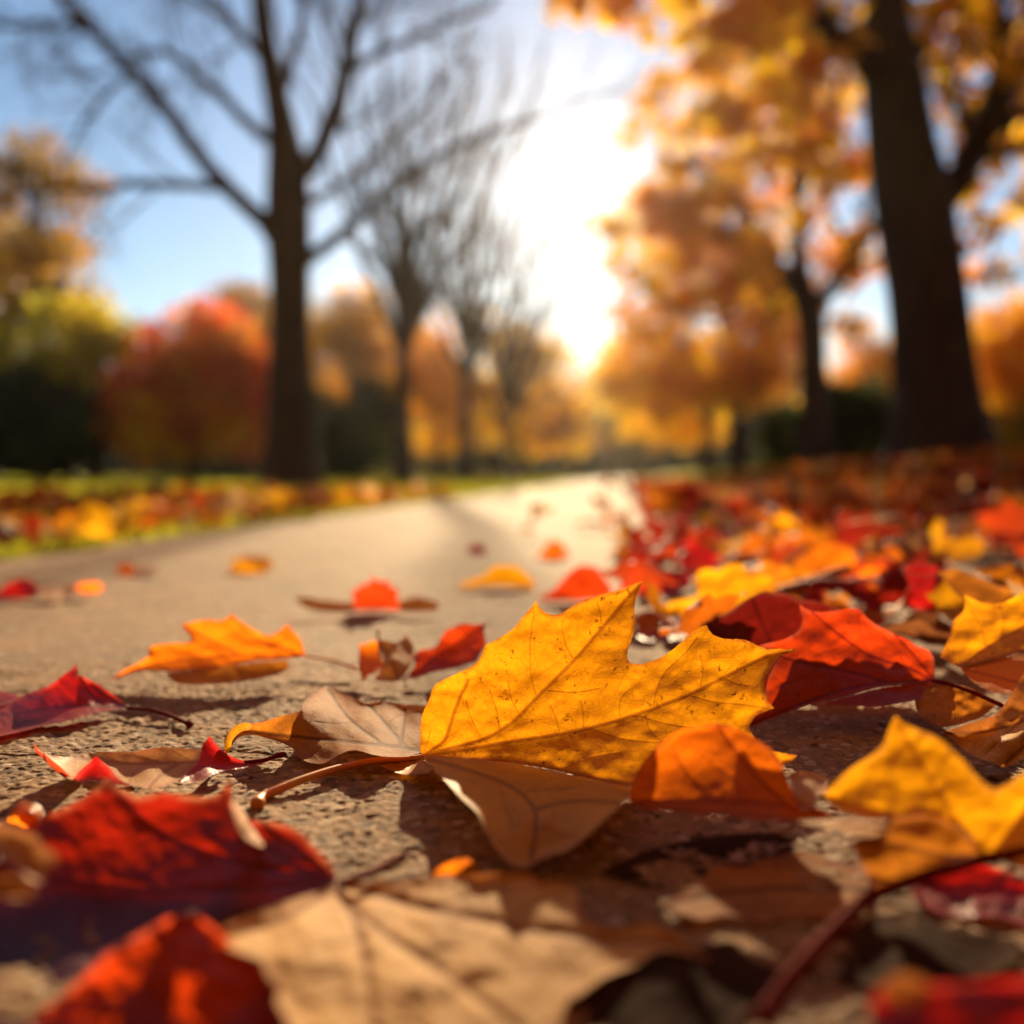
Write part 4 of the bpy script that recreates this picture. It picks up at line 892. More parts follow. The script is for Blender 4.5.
cand = [c for c in cand if not blocked(c[1], c[2])]
vis = sorted([c for c in cand if in_view(c[1], c[2])], key=lambda c: c[2])
r_near = [c for c in vis if c[0] == 'r'][:178]; l_near = [c for c in vis if c[0] == 'l'][:62]
chosen = r_near + l_near
chs = set(id(c) for c in chosen)
labels = {}
DIR = [('beyond', 0, -1), ('in front of', 0, 1), ('left of', -1, 0), ('right of', 1, 0)]
used_proto = set()
SEEN_L = []
for c in chosen:
    side, x, y, cn = c
    k = int(rng.integers(len(PROTO)))
    base, st, W = PROTO[k]
    if k in used_proto:
        o = base.copy(); COL.objects.link(o)
        s2 = st.copy(); COL.objects.link(s2); s2.parent = o
    else:
        o = base; used_proto.add(k)
    sc = rng.uniform(0.62, 1.0) * (1.0 if side == 'r' else 0.85)
    if y < 1.1: sc *= 0.85
    eul = Matrix.Rotation(rng.uniform(0, 6.283), 3, 'Z')
    til = Matrix.Rotation(rng.normal(0, 0.30), 3, 'X') @ Matrix.Rotation(rng.normal(0, 0.30), 3, 'Y')
    if rng.random() < 0.35: til = til @ Matrix.Rotation(math.pi, 3, 'X')
    Rm = til @ eul
    Rn = np.array(Rm) * sc
    mz = (W @ Rn.T)[:, 2].min()
    lift = rng.uniform(0.0, 0.008) if side == 'r' and y < 6 else rng.uniform(0, 0.02)
    if y < 1.3 and x < 0.2: lift = 0
    o.rotation_mode = 'QUATERNION'; o.rotation_quaternion = Rm.to_quaternion(); o.scale = (sc, sc, sc)
    o.location = (x, y, ground_z(x, y) - mz + lift + 0.002)
    base_c = np.array(PAL[cn]) * rng.uniform(0.8, 1.15)
    o.color = (*np.clip(base_c, 0, 1), 1)
    px, py, d = project(np.array([x, y, 0.02]))
    if side == 'r':
        best = min(HERO, key=lambda h: (h[0] - px) ** 2 + ((h[1] - py) * 2.5) ** 2)
        place = ''
    else:
        best = min([h for h in HERO if h[0] < 330 and h[1] < 620] + [(293, 500, 'the big bare tree'), (60, 520, 'the left picture edge')], key=lambda h: (h[0] - px) ** 2 + ((h[1] - py) * 2.5) ** 2)
    ddx, ddy = px - best[0], (py - best[1]) * 2.5
    rel = ('left of' if ddx < 0 else 'right of') if abs(ddx) > abs(ddy) else ('beyond' if ddy < 0 else 'in front of')
    form = ('folded' if k % 3 == 0 else 'curled' if k % 3 == 1 else 'flat')
    ground = 'litter' if side == 'r' else 'grass verge'
    SEEN_L.append((o, f'{form} {cn} leaf in {ground} {rel} {best[2]}', px, py, side))
by = {}
for t in SEEN_L: by.setdefault(t[1], []).append(t)
ORD = ['nearest', 'second nearest', 'third nearest', 'fourth nearest', 'fifth nearest', 'sixth nearest', 'seventh nearest', 'eighth nearest', 'ninth nearest', 'tenth nearest']
for lb, ts in by.items():
    ts.sort(key=lambda t: -t[3])
    for i, t in enumerate(ts):
        l2 = lb if len(ts) == 1 else (f'{ORD[min(i, 9)]} ' + lb)
        tag(t[0], l2, 'leaf', 'loose leaves in the litter right of the path' if t[4] == 'r' else 'loose leaves on the verge left of the path')
for k in range(len(PROTO)):
    if k not in used_proto:
        bpy.data.objects.remove(PROTO[k][1]); bpy.data.objects.remove(PROTO[k][0])

# everything further off: too many to count
def litter_mass(name, lst, label, pw, small=1.0):
    tmpl = []
    pl = np.array(MAPLE)[::1]
    for i in range(8):
        rg = np.random.default_rng(300 + i)
        q = pl + rg.normal(0, 0.02, pl.shape); ctr = np.array([[0, 0.35]])
        V = np.vstack([ctr, q]); x, y = V[:, 0], V[:, 1] - 0.35
        z = rg.uniform(-0.9, 0.9) * np.abs(x) + rg.uniform(-0.8, 1.2) * (x * x + y * y) + 0.1 * rg.normal(0, 1, len(V))
        W = np.stack([x, y, z], 1) * 0.1; W[:, 2] -= W[:, 2].min()
        tmpl.append(W)
    n = len(pl)
    tri = np.array([[0, 1 + j, 1 + (j + 1) % n] for j in range(n)])
    Vs, Fs, Cs = [], [], []; b_ = 0
    for x, y, cn in lst:
        W = tmpl[int(rng.integers(8))]
        q = Matrix.Rotation(rng.normal(0, 0.45), 3, 'X') @ Matrix.Rotation(rng.normal(0, 0.45), 3, 'Y') @ Matrix.Rotation(rng.uniform(0, 6.283), 3, 'Z')
        w = W @ (np.array(q) * rng.uniform(0.6, 1.0) * small).T
        w[:, 2] -= w[:, 2].min()
        w = w + [x, y, float(ground_z(x, y)) + rng.uniform(0, 0.02)]
        Vs.append(w); Fs.append(tri + b_); b_ += len(w)
        Cs.append(np.tile(np.clip(np.array(PAL[cn]) * rng.uniform(0.7, 1.2), 0, 1), (len(w), 1)))
    nv = b_
    o = mesh_obj(name, np.concatenate(Vs), np.concatenate(Fs), M['litter'], smooth_shade=False, cols=np.concatenate(Cs),
                 attrs={'vd': np.full(nv, .05), 'vs': np.full(nv, .05), 'ed': np.full(nv, .05)})
    tag(o, label, 'leaf litter', None, 'stuff')
    return o


rest_r = [(c[1], c[2], c[3]) for c in cand if c[0] == 'r' and id(c) not in chs]
rest_l = [(c[1], c[2], c[3]) for c in cand if c[0] == 'l' and id(c) not in chs]
litter_mass('leaf_litter', rest_r, 'red and orange fallen leaves massed on the bank right of the path', PW_R)
litter_mass('verge_leaves', rest_l, 'yellow and orange fallen leaves massed on the grass left of the path', PW_L)

# ------------------------------------------------------------------ grass
def grass_mass(name, pts, hgt, wid, label):
    n = len(pts)
    a = rng.random(n) * 6.283; ln = rng.uniform(0.6, 1.2, n) * hgt; w = rng.uniform(0.6, 1.2, n) * wid
    lean = rng.uniform(0.1, 0.7, n) * ln; la = rng.random(n) * 6.283
    z = ground_z(pts[:, 0], pts[:, 1])
    b_ = np.stack([pts[:, 0], pts[:, 1], z - 0.006], 1)
    off = np.stack([np.cos(a) * w, np.sin(a) * w, np.zeros(n)], 1)
    mid = b_ + np.stack([np.cos(la) * lean * .3, np.sin(la) * lean * .3, ln * 0.6], 1)
    tip = b_ + np.stack([np.cos(la) * lean, np.sin(la) * lean, ln], 1)
    V = np.stack([b_ - off, b_ + off, mid + off * .7, mid - off * .7, tip], 1).reshape(-1, 3)
    i = np.arange(n)[:, None] * 5
    T3 = np.concatenate([i + np.array([[0, 1, 2]]), i + np.array([[0, 2, 3]]), i + np.array([[3, 2, 4]])])
    c = np.array([[0.42, 0.44, 0.03]]) * rng.uniform(0.6, 1.3, (n, 1)) + np.array([[0.16, 0.07, 0.0]]) * rng.random((n, 1)) ** 2
    o = mesh_obj(name, V, T3, M['grass'], cols=np.repeat(c, 5, 0), smooth_shade=False)
    tag(o, label, 'grass', None, 'stuff')


gp = []
n = 42000; yv = 1.3 + 8 * rng.random(n) ** 1.2; s = -0.96 - (0.5 + 0.55 * yv) * rng.random(n)
gp.append(np.stack([s + .108 * yv, yv], 1))
grass_mass('grass', gp[0], 0.035, 0.0022, 'short green lawn grass left of the path')
n = 60000; yv = 8 + 30 * rng.random(n) ** 1.1; s = -0.97 - (0.2 + 0.72 * yv) * rng.random(n)
grass_mass('lawn_grass', np.stack([s + .108 * yv, yv], 1), 0.045, 0.008, 'sunlit yellow green lawn beneath the bare trees')
n = 26000; yv = 9 + 26 * rng.random(n); s = 0.42 + (0.3 + 0.5 * yv) * rng.random(n) ** 0.8
grass_mass('bank_grass', np.stack([s + .108 * yv, yv], 1), 0.06, 0.010, 'thin grass round the far trees right of the path')

# ------------------------------------------------------------------ trees
def branch(T, tips, p, dirn, L_, r, lvl, rg, spread=0.7, up=0.15, kids=3, sides=(8, 6, 4, 3, 3)):
    n = 5 if lvl < 3 else 4
    pts = [p]; d = dirn / np.linalg.norm(dirn); q = p.copy()
    for i in range(n):
        d = d + rg.normal(0, 0.13, 3) + np.array([0, 0, up * 0.3]); d /= np.linalg.norm(d)
        q = q + d * L_ / n; pts.append(q.copy())
    pts = np.array(pts)
    if lvl >= 1:
        v = pts[-1] - CAM; v = v / np.linalg.norm(v)
        if v[1] > 0 and math.degrees(math.acos(min(1, float(v @ SUN)))) < 3.6: return
    T.add(pts, np.linspace(r, r * 0.4, len(pts)), sides[min(lvl, 4)])
    if lvl >= kids:
        tips.append(pts[-1]); tips.append(pts[-3]); return
    k = 4 if lvl < 2 else 3
    for j in range(k + 1):
        t = 0.25 + 0.75 * (j + rg.random() * .6) / (k + .6)
        i = min(int(t * n), n - 1); fr = t * n - i
        st = pts[i] * (1 - fr) + pts[min(i + 1, n)] * fr
        dd = pts[min(i + 1, n)] - pts[i]; dd /= np.linalg.norm(dd) + 1e-9
        rv = rg.normal(0, 1, 3); rv -= rv @ dd * dd; rv /= np.linalg.norm(rv) + 1e-9
        nd = dd * (1 - 0.3 * spread) + rv * spread + np.array([0, 0, up])
        branch(T, tips, st, nd, L_ * rg.uniform(0.45, 0.68), r * (1 - 0.5 * t) * 0.55, lvl + 1, rg, spread, up, kids, sides)


def limb_tree(label, dist, trunk, limbs, mat, group, seed, twig_len=1.6, flare=1.35, cat='tree', spread=0.75, kids=3, kinds='bare_tree', twig_n=7, twig_r=0.45, limb_k=1.0):
    """trunk / limbs: rows of (column, row, half width in picture units at that distance, extra distance)"""
    rg = np.random.default_rng(seed)
    def to(pl):
        w = np.array([P(a[0], a[1], dist + (a[3] if len(a) > 3 else 0)) for a in pl]); r = np.array([a[2] for a in pl]) * dist / F
        return w, r
    w, r = to(trunk)
    gz = float(ground_z(w[0][0], w[0][1]))
    w[0][2] = gz - 0.1
    root = empty(kinds, (w[0][0], w[0][1], gz)); tag(root, label, cat, group)
    T = Tubes()
    ws = catmull(w, 8); rs = catmull(np.stack([r, r, r], 1), 8)[:, 0]
    # buttress at the foot
    h = ws[:, 2] - gz; rs = rs * (1 + (flare - 1) * np.exp(-np.maximum(h, 0) / 0.35))
    T.add(ws, rs, 20)
    T.v[-1] = T.v[-1] + 0.0
    ob = T.build('trunk', mat, root, np.array(root.location))
    tips = []
    for lb in limbs:
        TW = Tubes()
        wl, rl = to(lb); rl = rl * limb_k
        wl = catmull(wl, 6); rl = catmull(np.stack([rl] * 3, 1), 6)[:, 0]
        wl[1:-1] += rg.normal(0, 0.012 * dist / 10, wl[1:-1].shape)
        TL = Tubes(); TL.add(wl, rl, 8); LO = TL.build('limb', mat, root, np.array(root.location))
        n = len(wl)
        for j in range(twig_n):
            t = 0.25 + 0.75 * (j + rg.random() * .7) / twig_n; i = min(int(t * (n - 1)), n - 2)
            dd = wl[i + 1] - wl[i]; dd /= np.linalg.norm(dd)
            rv = rg.normal(0, 1, 3); rv -= rv @ dd * dd; rv /= np.linalg.norm(rv)
            branch(TW, tips, wl[i], dd * 0.6 + rv * spread + np.array([0, 0, .2]), twig_len * rg.uniform(0.6, 1.1), rl[i] * twig_r, 1, rg, spread, .15, kids)
        branch(TW, tips, wl[-1], wl[-1] - wl[-2], twig_len, rl[-1] * 0.9, 1, rg, 0.6, .15, kids)
        tw = TW.build('twigs', mat, None, np.array(root.location)); tw.parent = LO; tw.location = (0, 0, 0)
    return root, tips


def leaves_at(name, centres, cols, per, rad, size, parent, sq=0.75, seed=0, gap=None):
    """many leaf-sized folded blades round each centre"""
    rg = np.random.default_rng(seed)
    C = np.repeat(np.asarray(centres), per, 0); K = np.repeat(np.asarray(cols), per, 0); n = len(C)
    u = rg.normal(0, 1, (n, 3)); u /= np.linalg.norm(u, axis=1)[:, None]
    rr = rad * rg.random(n) ** 0.45
    C = C + u * rr[:, None] * [1, 1, sq]
    if gap:
        v = C - CAM; v /= np.linalg.norm(v, axis=1)[:, None]
        ang = np.degrees(np.arccos(np.clip(v @ SUN, -1, 1)))
        keep = ang > gap * (0.8 + 0.5 * rg.random(n)); C, K = C[keep], K[keep]; n = len(C)
    a = rg.normal(0, 1, (n, 3)); a /= np.linalg.norm(a, axis=1)[:, None]
    b_ = np.cross(a, rg.normal(0, 1, (n, 3))); b_ /= np.linalg.norm(b_, axis=1)[:, None]
    c_ = np.cross(a, b_)
    s = (size * rg.uniform(0.65, 1.25, n))[:, None]
    V = np.stack([C - a * s * .5, C + b_ * s * .42 + c_ * s * .15, C + a * s * .55, C - b_ * s * .42 + c_ * s * .15], 1).reshape(-1, 3)
    i = np.arange(n)[:, None] * 4
    Fc = np.concatenate([i + np.array([[0, 1, 2]]), i + np.array([[0, 2, 3]])])
    cc = np.clip(np.repeat(K * rg.uniform(0.7, 1.3, (n, 1)), 4, 0), 0, 1)
    return mesh_obj(name, V, Fc, M['foliage'], parent, np.array(parent.location), smooth_shade=False, cols=cc)


def pick(cols, n, rg):
    c = np.array([x[:3] for x in cols]); w = np.array([x[3] for x in cols], float); w /= w.sum()
    return c[rg.choice(len(c), n, p=w)]


OR = (0.92, 0.36, 0.010, 3); YE = (0.97, 0.60, 0.012, 3); AM = (0.95, 0.47, 0.010, 3); BR = (0.55, 0.25, 0.03, 0.8); RD = (0.55, 0.07, 0.02, 1)
OL = (0.30, 0.22, 0.03, 1); GR = (0.05, 0.075, 0.018, 1)

BT = 'bare trees left of the path'
# big bare tree
limb_tree('largest bare tree with thick grey trunk left of the path', 11.0,
          [(292, 488, 27), (291, 470, 25.5), (290, 400, 22.5), (290, 300, 20), (289, 240, 22), (288, 200, 22), (287, 165, 20), (281, 120, 14.5), (271, 70, 12), (264, 30, 11), (260, -20, 10), (262, -90, 6), (255, -170, 4)],
          [[(277, 240, 8), (255, 212, 7), (225, 185, 6.5, .1), (195, 150, 6, .2), (170, 115, 6, .3), (135, 75, 5.5, .4), (105, 42, 5, .5), (62, 0, 4.5, .6), (30, -40, 3.5, .7)],
           [(222, 186, 4), (195, 186, 4, -.1), (150, 183, 3.6, -.3), (100, 188, 3.2, -.5), (60, 190, 2.4, -.7), (0, 200, 1.6, -.9)],
           [(110, 48, 3), (85, 28, 3.2), (45, 22, 2.8, -.2), (0, 26, 2.4, -.4), (-50, 20, 2, -.5)],
           [(135, 75, 2.5), (110, 90, 2.4, -.2), (90, 118, 2, -.4), (68, 150, 1.4, -.6)],
           [(266, 138, 5), (240, 115, 4.5, .4), (205, 82, 4, .7), (178, 58, 3.6, .9), (150, 52, 3, 1.0), (120, 64, 2, 1.1)],
           [(263, 60, 4), (245, 38, 3.6, .5), (225, 18, 3, .8), (190, -4, 2.4, 1.1)],
           [(284, 92, 5), (292, 60, 4, -.2), (302, 25, 3.6, -.3), (307, -15, 3.2, -.4), (318, -80, 2, -.5)],
           [(303, 178, 8), (320, 150, 7.5, -.1), (335, 112, 7, -.2), (345, 75, 6.5, -.3), (353, 35, 6, -.4), (362, -10, 5, -.5), (380, -80, 3.5, -.6)],
           [(348, 72, 3.6), (375, 55, 3.4, -.2), (410, 40, 3, -.4), (450, 22, 2.6, -.6), (492, 4, 2, -.8)],
           [(304, 264, 5.5), (325, 246, 5, -.2), (350, 225, 4.6, -.3), (385, 194, 4.2, -.5), (430, 161, 3.6, -.7), (480, 138, 3, -.9), (540, 118, 1.6, -1.1)],
           [(308, 204, 4), (335, 188, 3.6, .3), (365, 165, 3.3, .6), (395, 136, 3, .9), (430, 100, 2.7, 1.2), (455, 60, 2.2, 1.4), (470, 20, 1.6, 1.6)]],
          M['bark'], BT, 31, twig_len=1.1, flare=1.25, twig_n=8, limb_k=1.3, twig_r=0.34)
# slimmer bare trees behind
for (lb, dist, cx, by_, hw, fork, top, seed) in (('slim bare tree directly right of the largest bare tree', 16, 403, 483, 8.5, 320, 70, 41), ('bare tree second to the right of the largest bare tree', 21, 465, 482, 6.0, 350, 130, 42), ('thinnest bare tree close to where the path vanishes', 27, 505, 481, 4.2, 400, 225, 43)):
    hgt = fork - top
    k = hgt / 250
    limbs = []
    rg = np.random.default_rng(seed)
    for j, (dx, f0) in enumerate([(-70, 0), (-45, 10), (-18, -10), (8, -12), (34, -4), (62, 6), (95, 14), (-95, 30), (70, 40), (125, 30)]):
        limbs.append([(cx, fork + f0, hw * 0.55), (cx + dx * .25 * k, fork + f0 - hgt * .22, hw * 0.45, rg.uniform(-.6, .6)), (cx + dx * .6 * k, fork + f0 - hgt * .55, hw * 0.33, rg.uniform(-1.2, 1.2)), (cx + dx * k, top - 10 + abs(dx) * .4 * k, hw * 0.2, rg.uniform(-2, 2))])
    limb_tree(lb, dist, [(cx, by_, hw * 1.1), (cx, by_ - 60, hw), (cx + 1, (by_ + fork) / 2, hw * .85), (cx, fork, hw * .8), (cx, fork - 20, hw * .5)], limbs, M['bark'], BT, seed, twig_len=dist * 0.065, flare=1.25, twig_n=4, twig_r=0.5, limb_k=1.15, kids=2)

# big maple, right front
ML = 'golden maples right of the path'
mp, tips = limb_tree('massive dark trunked maple at the right with orange leaves', 9.0,
          [(941, 462, 46), (940, 440, 44), (935, 380, 40), (928, 300, 38), (919, 240, 38), (912, 200, 38), (902, 150, 34), (896, 100, 31), (890, 60, 28), (885, 0, 21), (880, -70, 17), (885, -160, 11)],
          [[(935, 205, 17), (955, 185, 17), (972, 155, 16), (990, 118, 14, -.2), (1010, 82, 13, -.3), (1040, 40, 11, -.5), (1080, -30, 8, -.7)],
           [(980, 140, 9), (1000, 125, 9, .2), (1024, 112, 8, .4), (1070, 95, 6, .7), (1130, 70, 4, 1.0)],
           [(878, 82, 13), (862, 58, 12, -.3), (840, 35, 11, -.6), (812, 12, 10, -.9), (788, -4, 9, -1.2), (740, -50, 6, -1.5), (690, -80, 4, -1.8)],
           [(905, 70, 9), (925, 40, 8, .3), (940, 10, 7.5, .5), (955, -20, 7, .8), (980, -90, 5, 1.2)],
           [(870, -40, 9), (830, -70, 7, -.5), (780, -95, 5, -1), (700, -110, 3, -1.5)]],
          M['bark_dark'], ML, 51, twig_len=1.1, flare=1.3, twig_n=6, kinds='maple_tree', kids=2)


def region_clumps(regions, rg):
    """regions: (column, row, radius x, radius y, distance, depth spread, count)"""
    C = []
    for (cx, cy, rx, ry, d0, dd, n) in regions:
        a = rg.random(n) * 6.283; r = np.sqrt(rg.random(n))
        d = d0 + rg.uniform(-dd, dd, n)
        for i in range(n):
            C.append(P(cx + rx * r[i] * math.cos(a[i]), cy + ry * r[i] * math.sin(a[i]), d[i]))
    return np.array(C)


rg = np.random.default_rng(61)
C = region_clumps([(1000, 50, 80, 80, 9.4, 1.2, 26), (970, 150, 80, 50, 10.2, .7, 12), (870, 20, 70, 40, 9.4, .7, 12), (800, 60, 50, 50, 9, .8, 10), (730, 120, 25, 12, 8.2, .3, 3), (740, 10, 90, 36, 7.6, 1.2, 24), (630, -12, 70, 34, 7.4, 1.0, 15), (860, -120, 260, 90, 8.5, 2.2, 80), (1010, 240, 40, 50, 9.4, 0.8, 8), (1000, 110, 60, 110, 11.5, 1.0, 34), (960, 30, 80, 60, 11.5, 1.0, 18), (790, 110, 60, 40, 8.2, .9, 8), (1100, 50, 60, 160, 9, 1.5, 25)], rg)
leaves_at('crown', C, pick([OR, AM, YE, YE], len(C), rg), 30, 0.22, 0.12, mp, seed=62, gap=2.7)

m2, tips = limb_tree('second maple along the right, behind the massive one, trunk forking wide', 15.0,
          [(818, 468, 17), (817, 440, 15), (814, 380, 13.5), (811, 320, 13), (805, 300, 12), (798, 250, 8), (797, 190, 7), (795, 130, 6), (785, 90, 5), (760, 40, 3.5), (740, -20, 2.5)],
          [[(803, 302, 8), (785, 275, 7, -.4), (765, 245, 6, -.8), (745, 210, 5, -1.2), (722, 185, 4, -1.6), (690, 165, 2.5, -2), (650, 150, 1.5, -2.4)],
           [(815, 304, 9), (838, 280, 8, .3), (856, 250, 6.5, .5), (875, 222, 5, .8), (900, 180, 3.5, 1)],
           [(797, 200, 4), (815, 160, 3.5, -.5), (830, 110, 3, -.9), (850, 60, 2, -1.2)],
           [(797, 150, 4), (775, 110, 3.5, .5), (750, 70, 3, .9), (720, 40, 2, 1.3)],
           [(800, 270, 4), (770, 300, 3, .6), (735, 310, 2.4, .9), (690, 318, 1.5, 1.3)]],
          M['bark_dark'], ML, 52, twig_len=1.5, flare=1.3, twig_n=6, kinds='maple_tree', kids=2)
C = region_clumps([(760, 190, 110, 80, 15, 2.0, 60), (700, 120, 80, 60, 14.5, 1.6, 22), (820, 120, 70, 70, 15.5, 1.5, 26), (790, 280, 80, 40, 15.5, 1.6, 22), (700, 250, 70, 60, 15, 1.6, 34), (860, 290, 30, 60, 16, 1.0, 10), (760, 50, 80, 50, 15, 1.8, 26), (650, 230, 50, 40, 15, 1.2, 16)], rg)
leaves_at('crown', C, pick([OR, AM, BR, YE, YE], len(C), rg), 34, 0.33, 0.15, m2, seed=63, gap=2.3)

for (lb, dist, cx, hw, fork, regs, cols, seed) in (
        ('leafy orange maple with twin stems, third along the right', 21, 737, 7.5, 400,
         [(700, 330, 95, 60, 21, 2.2, 62), (690, 270, 80, 40, 21, 1.8, 24), (745, 378, 60, 26, 20.5, 1.6, 24), (770, 330, 40, 60, 21, 1.5, 24)], [OR, AM, YE, BR], 71),
        ('low golden yellow maple beside the path, fourth along the right', 25, 709, 6, 410,
         [(675, 388, 76, 34, 25, 2, 60), (675, 428, 48, 14, 27.5, .8, 26), (650, 380, 52, 30, 25, 1.6, 30), (640, 350, 36, 24, 25, 1.2, 12)], [YE, YE, AM], 72)):
    rt, tips = limb_tree(lb, dist, [(cx, 474, hw * 1.2), (cx, 450, hw), (cx - 1, 425, hw * .9), (cx, fork, hw * .8), (cx - 3, fork - 50, hw * .4)],
              [[(cx, fork + 12, hw * .5), (cx - 25, fork - 20, hw * .4), (cx - 55, fork - 50, hw * .2)], [(cx, fork + 6, hw * .5), (cx + 22, fork - 25, hw * .4), (cx + 40, fork - 60, hw * .2)],
               [(cx, fork, hw * .5), (cx - 8, fork - 50, hw * .35), (cx - 20, fork - 100, hw * .2)]], M['bark_dark'], ML, seed, twig_len=1.6, kinds='maple_tree', kids=2, twig_n=4)
    C = region_clumps(regs, rg)
    leaves_at('crown', C, pick(cols, len(C), rg), 34, 0.5, 0.19, rt, seed=seed + 5, gap=2.3)


def crown_tree(name, label, dist, cx, base_y, hw, regs, cols, group, seed, per=60, rad=0.75, size=0.18, mat='bark', trunk_top=None, parts=True):
    tt = trunk_top or min(r[1] for r in regs)
    r0 = empty(name, (0, 0, 0))
    w = [P(cx, base_y, dist), P(cx + 1, (base_y + tt) / 2, dist), P(cx - 1, tt, dist)]
    gz = float(ground_z(w[0][0], w[0][1])); w[0][2] = gz - 0.1
    r0.location = (w[0][0], w[0][1], gz); tag(r0, label, 'shrub' if 'shrub' in name else 'tree', group)
    rgx = np.random.default_rng(seed)
    T = Tubes(); hwm = hw * dist / F
    pts = catmull(w, 6); T.add(pts, np.linspace(hwm, hwm * .3, len(pts)), 9)
    tp = []
    for j in range(6):
        i = int(len(pts) * (0.3 + 0.1 * j)); i = min(i, len(pts) - 2)
        an = rgx.random() * 6.283
        branch(T, tp, pts[i], np.array([math.cos(an), math.sin(an), .7]), dist * 0.06, hwm * .4, 2, rgx, .7, .2, 3)
    T.build('trunk' if 'shrub' not in name else 'stem', M[mat], r0, np.array(r0.location))
    C = region_clumps(regs, rgx)
    C[:, 2] = np.maximum(C[:, 2], gz + rad * 0.45)
    leaves_at('crown' if 'shrub' not in name else 'foliage', C, pick(cols, len(C), rgx), per, rad, size, r0, seed=seed + 1, gap=3.5)
    return r0


LT = 'trees across the lawn on the left'
DG = (0.035, 0.05, 0.014, 3); MG = (0.10, 0.12, 0.02, 2); OY = (0.52, 0.33, 0.03, 3); GB = (0.34, 0.20, 0.08, 2)
crown_tree('broadleaf_tree', 'tall brown and olive tree at the left edge', 25, 40, 478, 9, [(30, 215, 70, 55, 26, 2, 36), (10, 270, 90, 40, 26, 2, 34), (25, 165, 45, 26, 26, 1.5, 10), (-80, 300, 90, 110, 26, 2, 80), (30, 340, 90, 60, 27, 1, 40)], [BR, OY, GB, GB], LT, 81, rad=0.75)
crown_tree('broadleaf_tree', 'yellow green tree left of the red maple, above dark bushes', 23.5, 95, 478, 6, [(50, 350, 85, 48, 24, 1.6, 70), (-50, 360, 60, 40, 24, 1.6, 30), (95, 335, 40, 30, 24, 1, 14)], [(0.62, 0.55, 0.04, 3), (0.80, 0.60, 0.04, 2), (0.35, 0.36, 0.03, 2)], LT, 96, rad=0.6, per=50)
crown_tree('broadleaf_tree', 'dark green shady tree below the tall brown tree, left edge', 22, 70, 479, 7, [(30, 432, 70, 34, 22, 1.6, 78), (75, 415, 34, 22, 23, 1.4, 18), (10, 392, 30, 20, 22, 1.2, 12), (-60, 420, 80, 45, 22, 1.6, 80)], [DG, DG, MG], LT, 82, rad=0.6, per=110)
crown_tree('red_maple', 'round red and orange maple left of the largest bare tree', 22, 188, 478, 6, [(200, 380, 58, 44, 22, 1.6, 74), (232, 372, 34, 52, 22, 1.2, 34), (138, 405, 36, 36, 22, 1.2, 26), (205, 335, 26, 20, 22, .8, 9), (165, 350, 26, 22, 22, 1, 9), (255, 420, 20, 34, 22, .8, 10)], [(0.85, 0.10, 0.03, 3), (0.90, 0.26, 0.03, 3), (0.92, 0.42, 0.04, 1.4), (0.60, 0.05, 0.02, 1)], LT, 83, rad=0.62, per=56, mat='bark_dark', size=0.17)
crown_tree('shrub', 'amber and yellow shrub growing beneath the red maple', 20.5, 170, 479, 3, [(180, 430, 62, 24, 20.5, .8, 34), (150, 445, 30, 16, 20.5, .6, 10)], [AM, YE, OR, RD], LT, 84, rad=0.45, per=50, size=0.14, trunk_top=440)
crown_tree('broadleaf_tree', 'grey brown tree showing between red maple and largest bare tree', 34, 245, 478, 8, [(245, 330, 45, 45, 34, 2, 40), (250, 400, 50, 60, 34, 2, 50)], [GB, BR, OL], LT, 85, rad=0.9, size=0.2)
crown_tree('broadleaf_tree', 'brown and yellow tree just right of the largest bare trunk', 32, 350, 478, 8, [(350, 330, 40, 42, 32, 2, 36), (330, 380, 40, 60, 33, 2, 34), (380, 350, 26, 40, 31, 1.5, 18)], [OY, BR, AM, GB], LT, 86, rad=0.85, size=0.19)
crown_tree('evergreen_shrub', 'dark grey green bush behind the slim bare tree', 30, 352, 479, 6, [(345, 445, 52, 30, 30, 1.5, 52), (372, 412, 22, 26, 30, 1.2, 14), (325, 418, 16, 18, 30, 1, 7)], [DG, MG, (0.07, 0.075, 0.03, 2)], LT, 87, rad=0.7, size=0.17, per=110, trunk_top=440)
crown_tree('golden_tree', 'golden tree glowing between the slim bare trees', 30, 440, 478, 5, [(440, 400, 42, 45, 30, 1.6, 55), (430, 350, 26, 26, 30, 1.2, 12)], [YE, AM, OR], LT, 88, rad=0.7, size=0.17)
crown_tree('golden_tree', 'hazy amber tree beside the thinnest bare tree', 36, 520, 478, 5, [(525, 390, 50, 58, 36, 2, 60), (560, 430, 32, 30, 36, 1.5, 20), (500, 340, 26, 26, 36, 1.2, 8)], [AM, YE, GB, BR], LT, 89, rad=0.9, size=0.2)
RTG = 'bushes and trees behind the right-hand maples'
crown_tree('evergreen_shrub', 'dark green bush between the second maple and the massive trunk', 19, 850, 470, 5, [(845, 430, 42, 36, 19, 1.2, 70), (870, 410, 22, 24, 19, 1, 16)], [DG, DG, MG], RTG, 91, rad=0.5, per=110, size=0.12, trunk_top=430)
crown_tree('evergreen_shrub', 'low dark bush left of the second maple trunk', 22, 775, 474, 5, [(796, 442, 30, 28, 22, 1.2, 40)], [DG, MG], RTG, 92, rad=0.5, per=110, size=0.12, trunk_top=440)
crown_tree('golden_tree', 'orange tree right of the massive trunk with green underneath', 17, 1015, 458, 8, [(1010, 350, 45, 50, 17, 1.2, 60), (1075, 350, 50, 60, 17, 1.2, 50), (1000, 395, 30, 25, 17, 1, 14)], [OR, AM, AM], RTG, 93, rad=0.45, size=0.12)
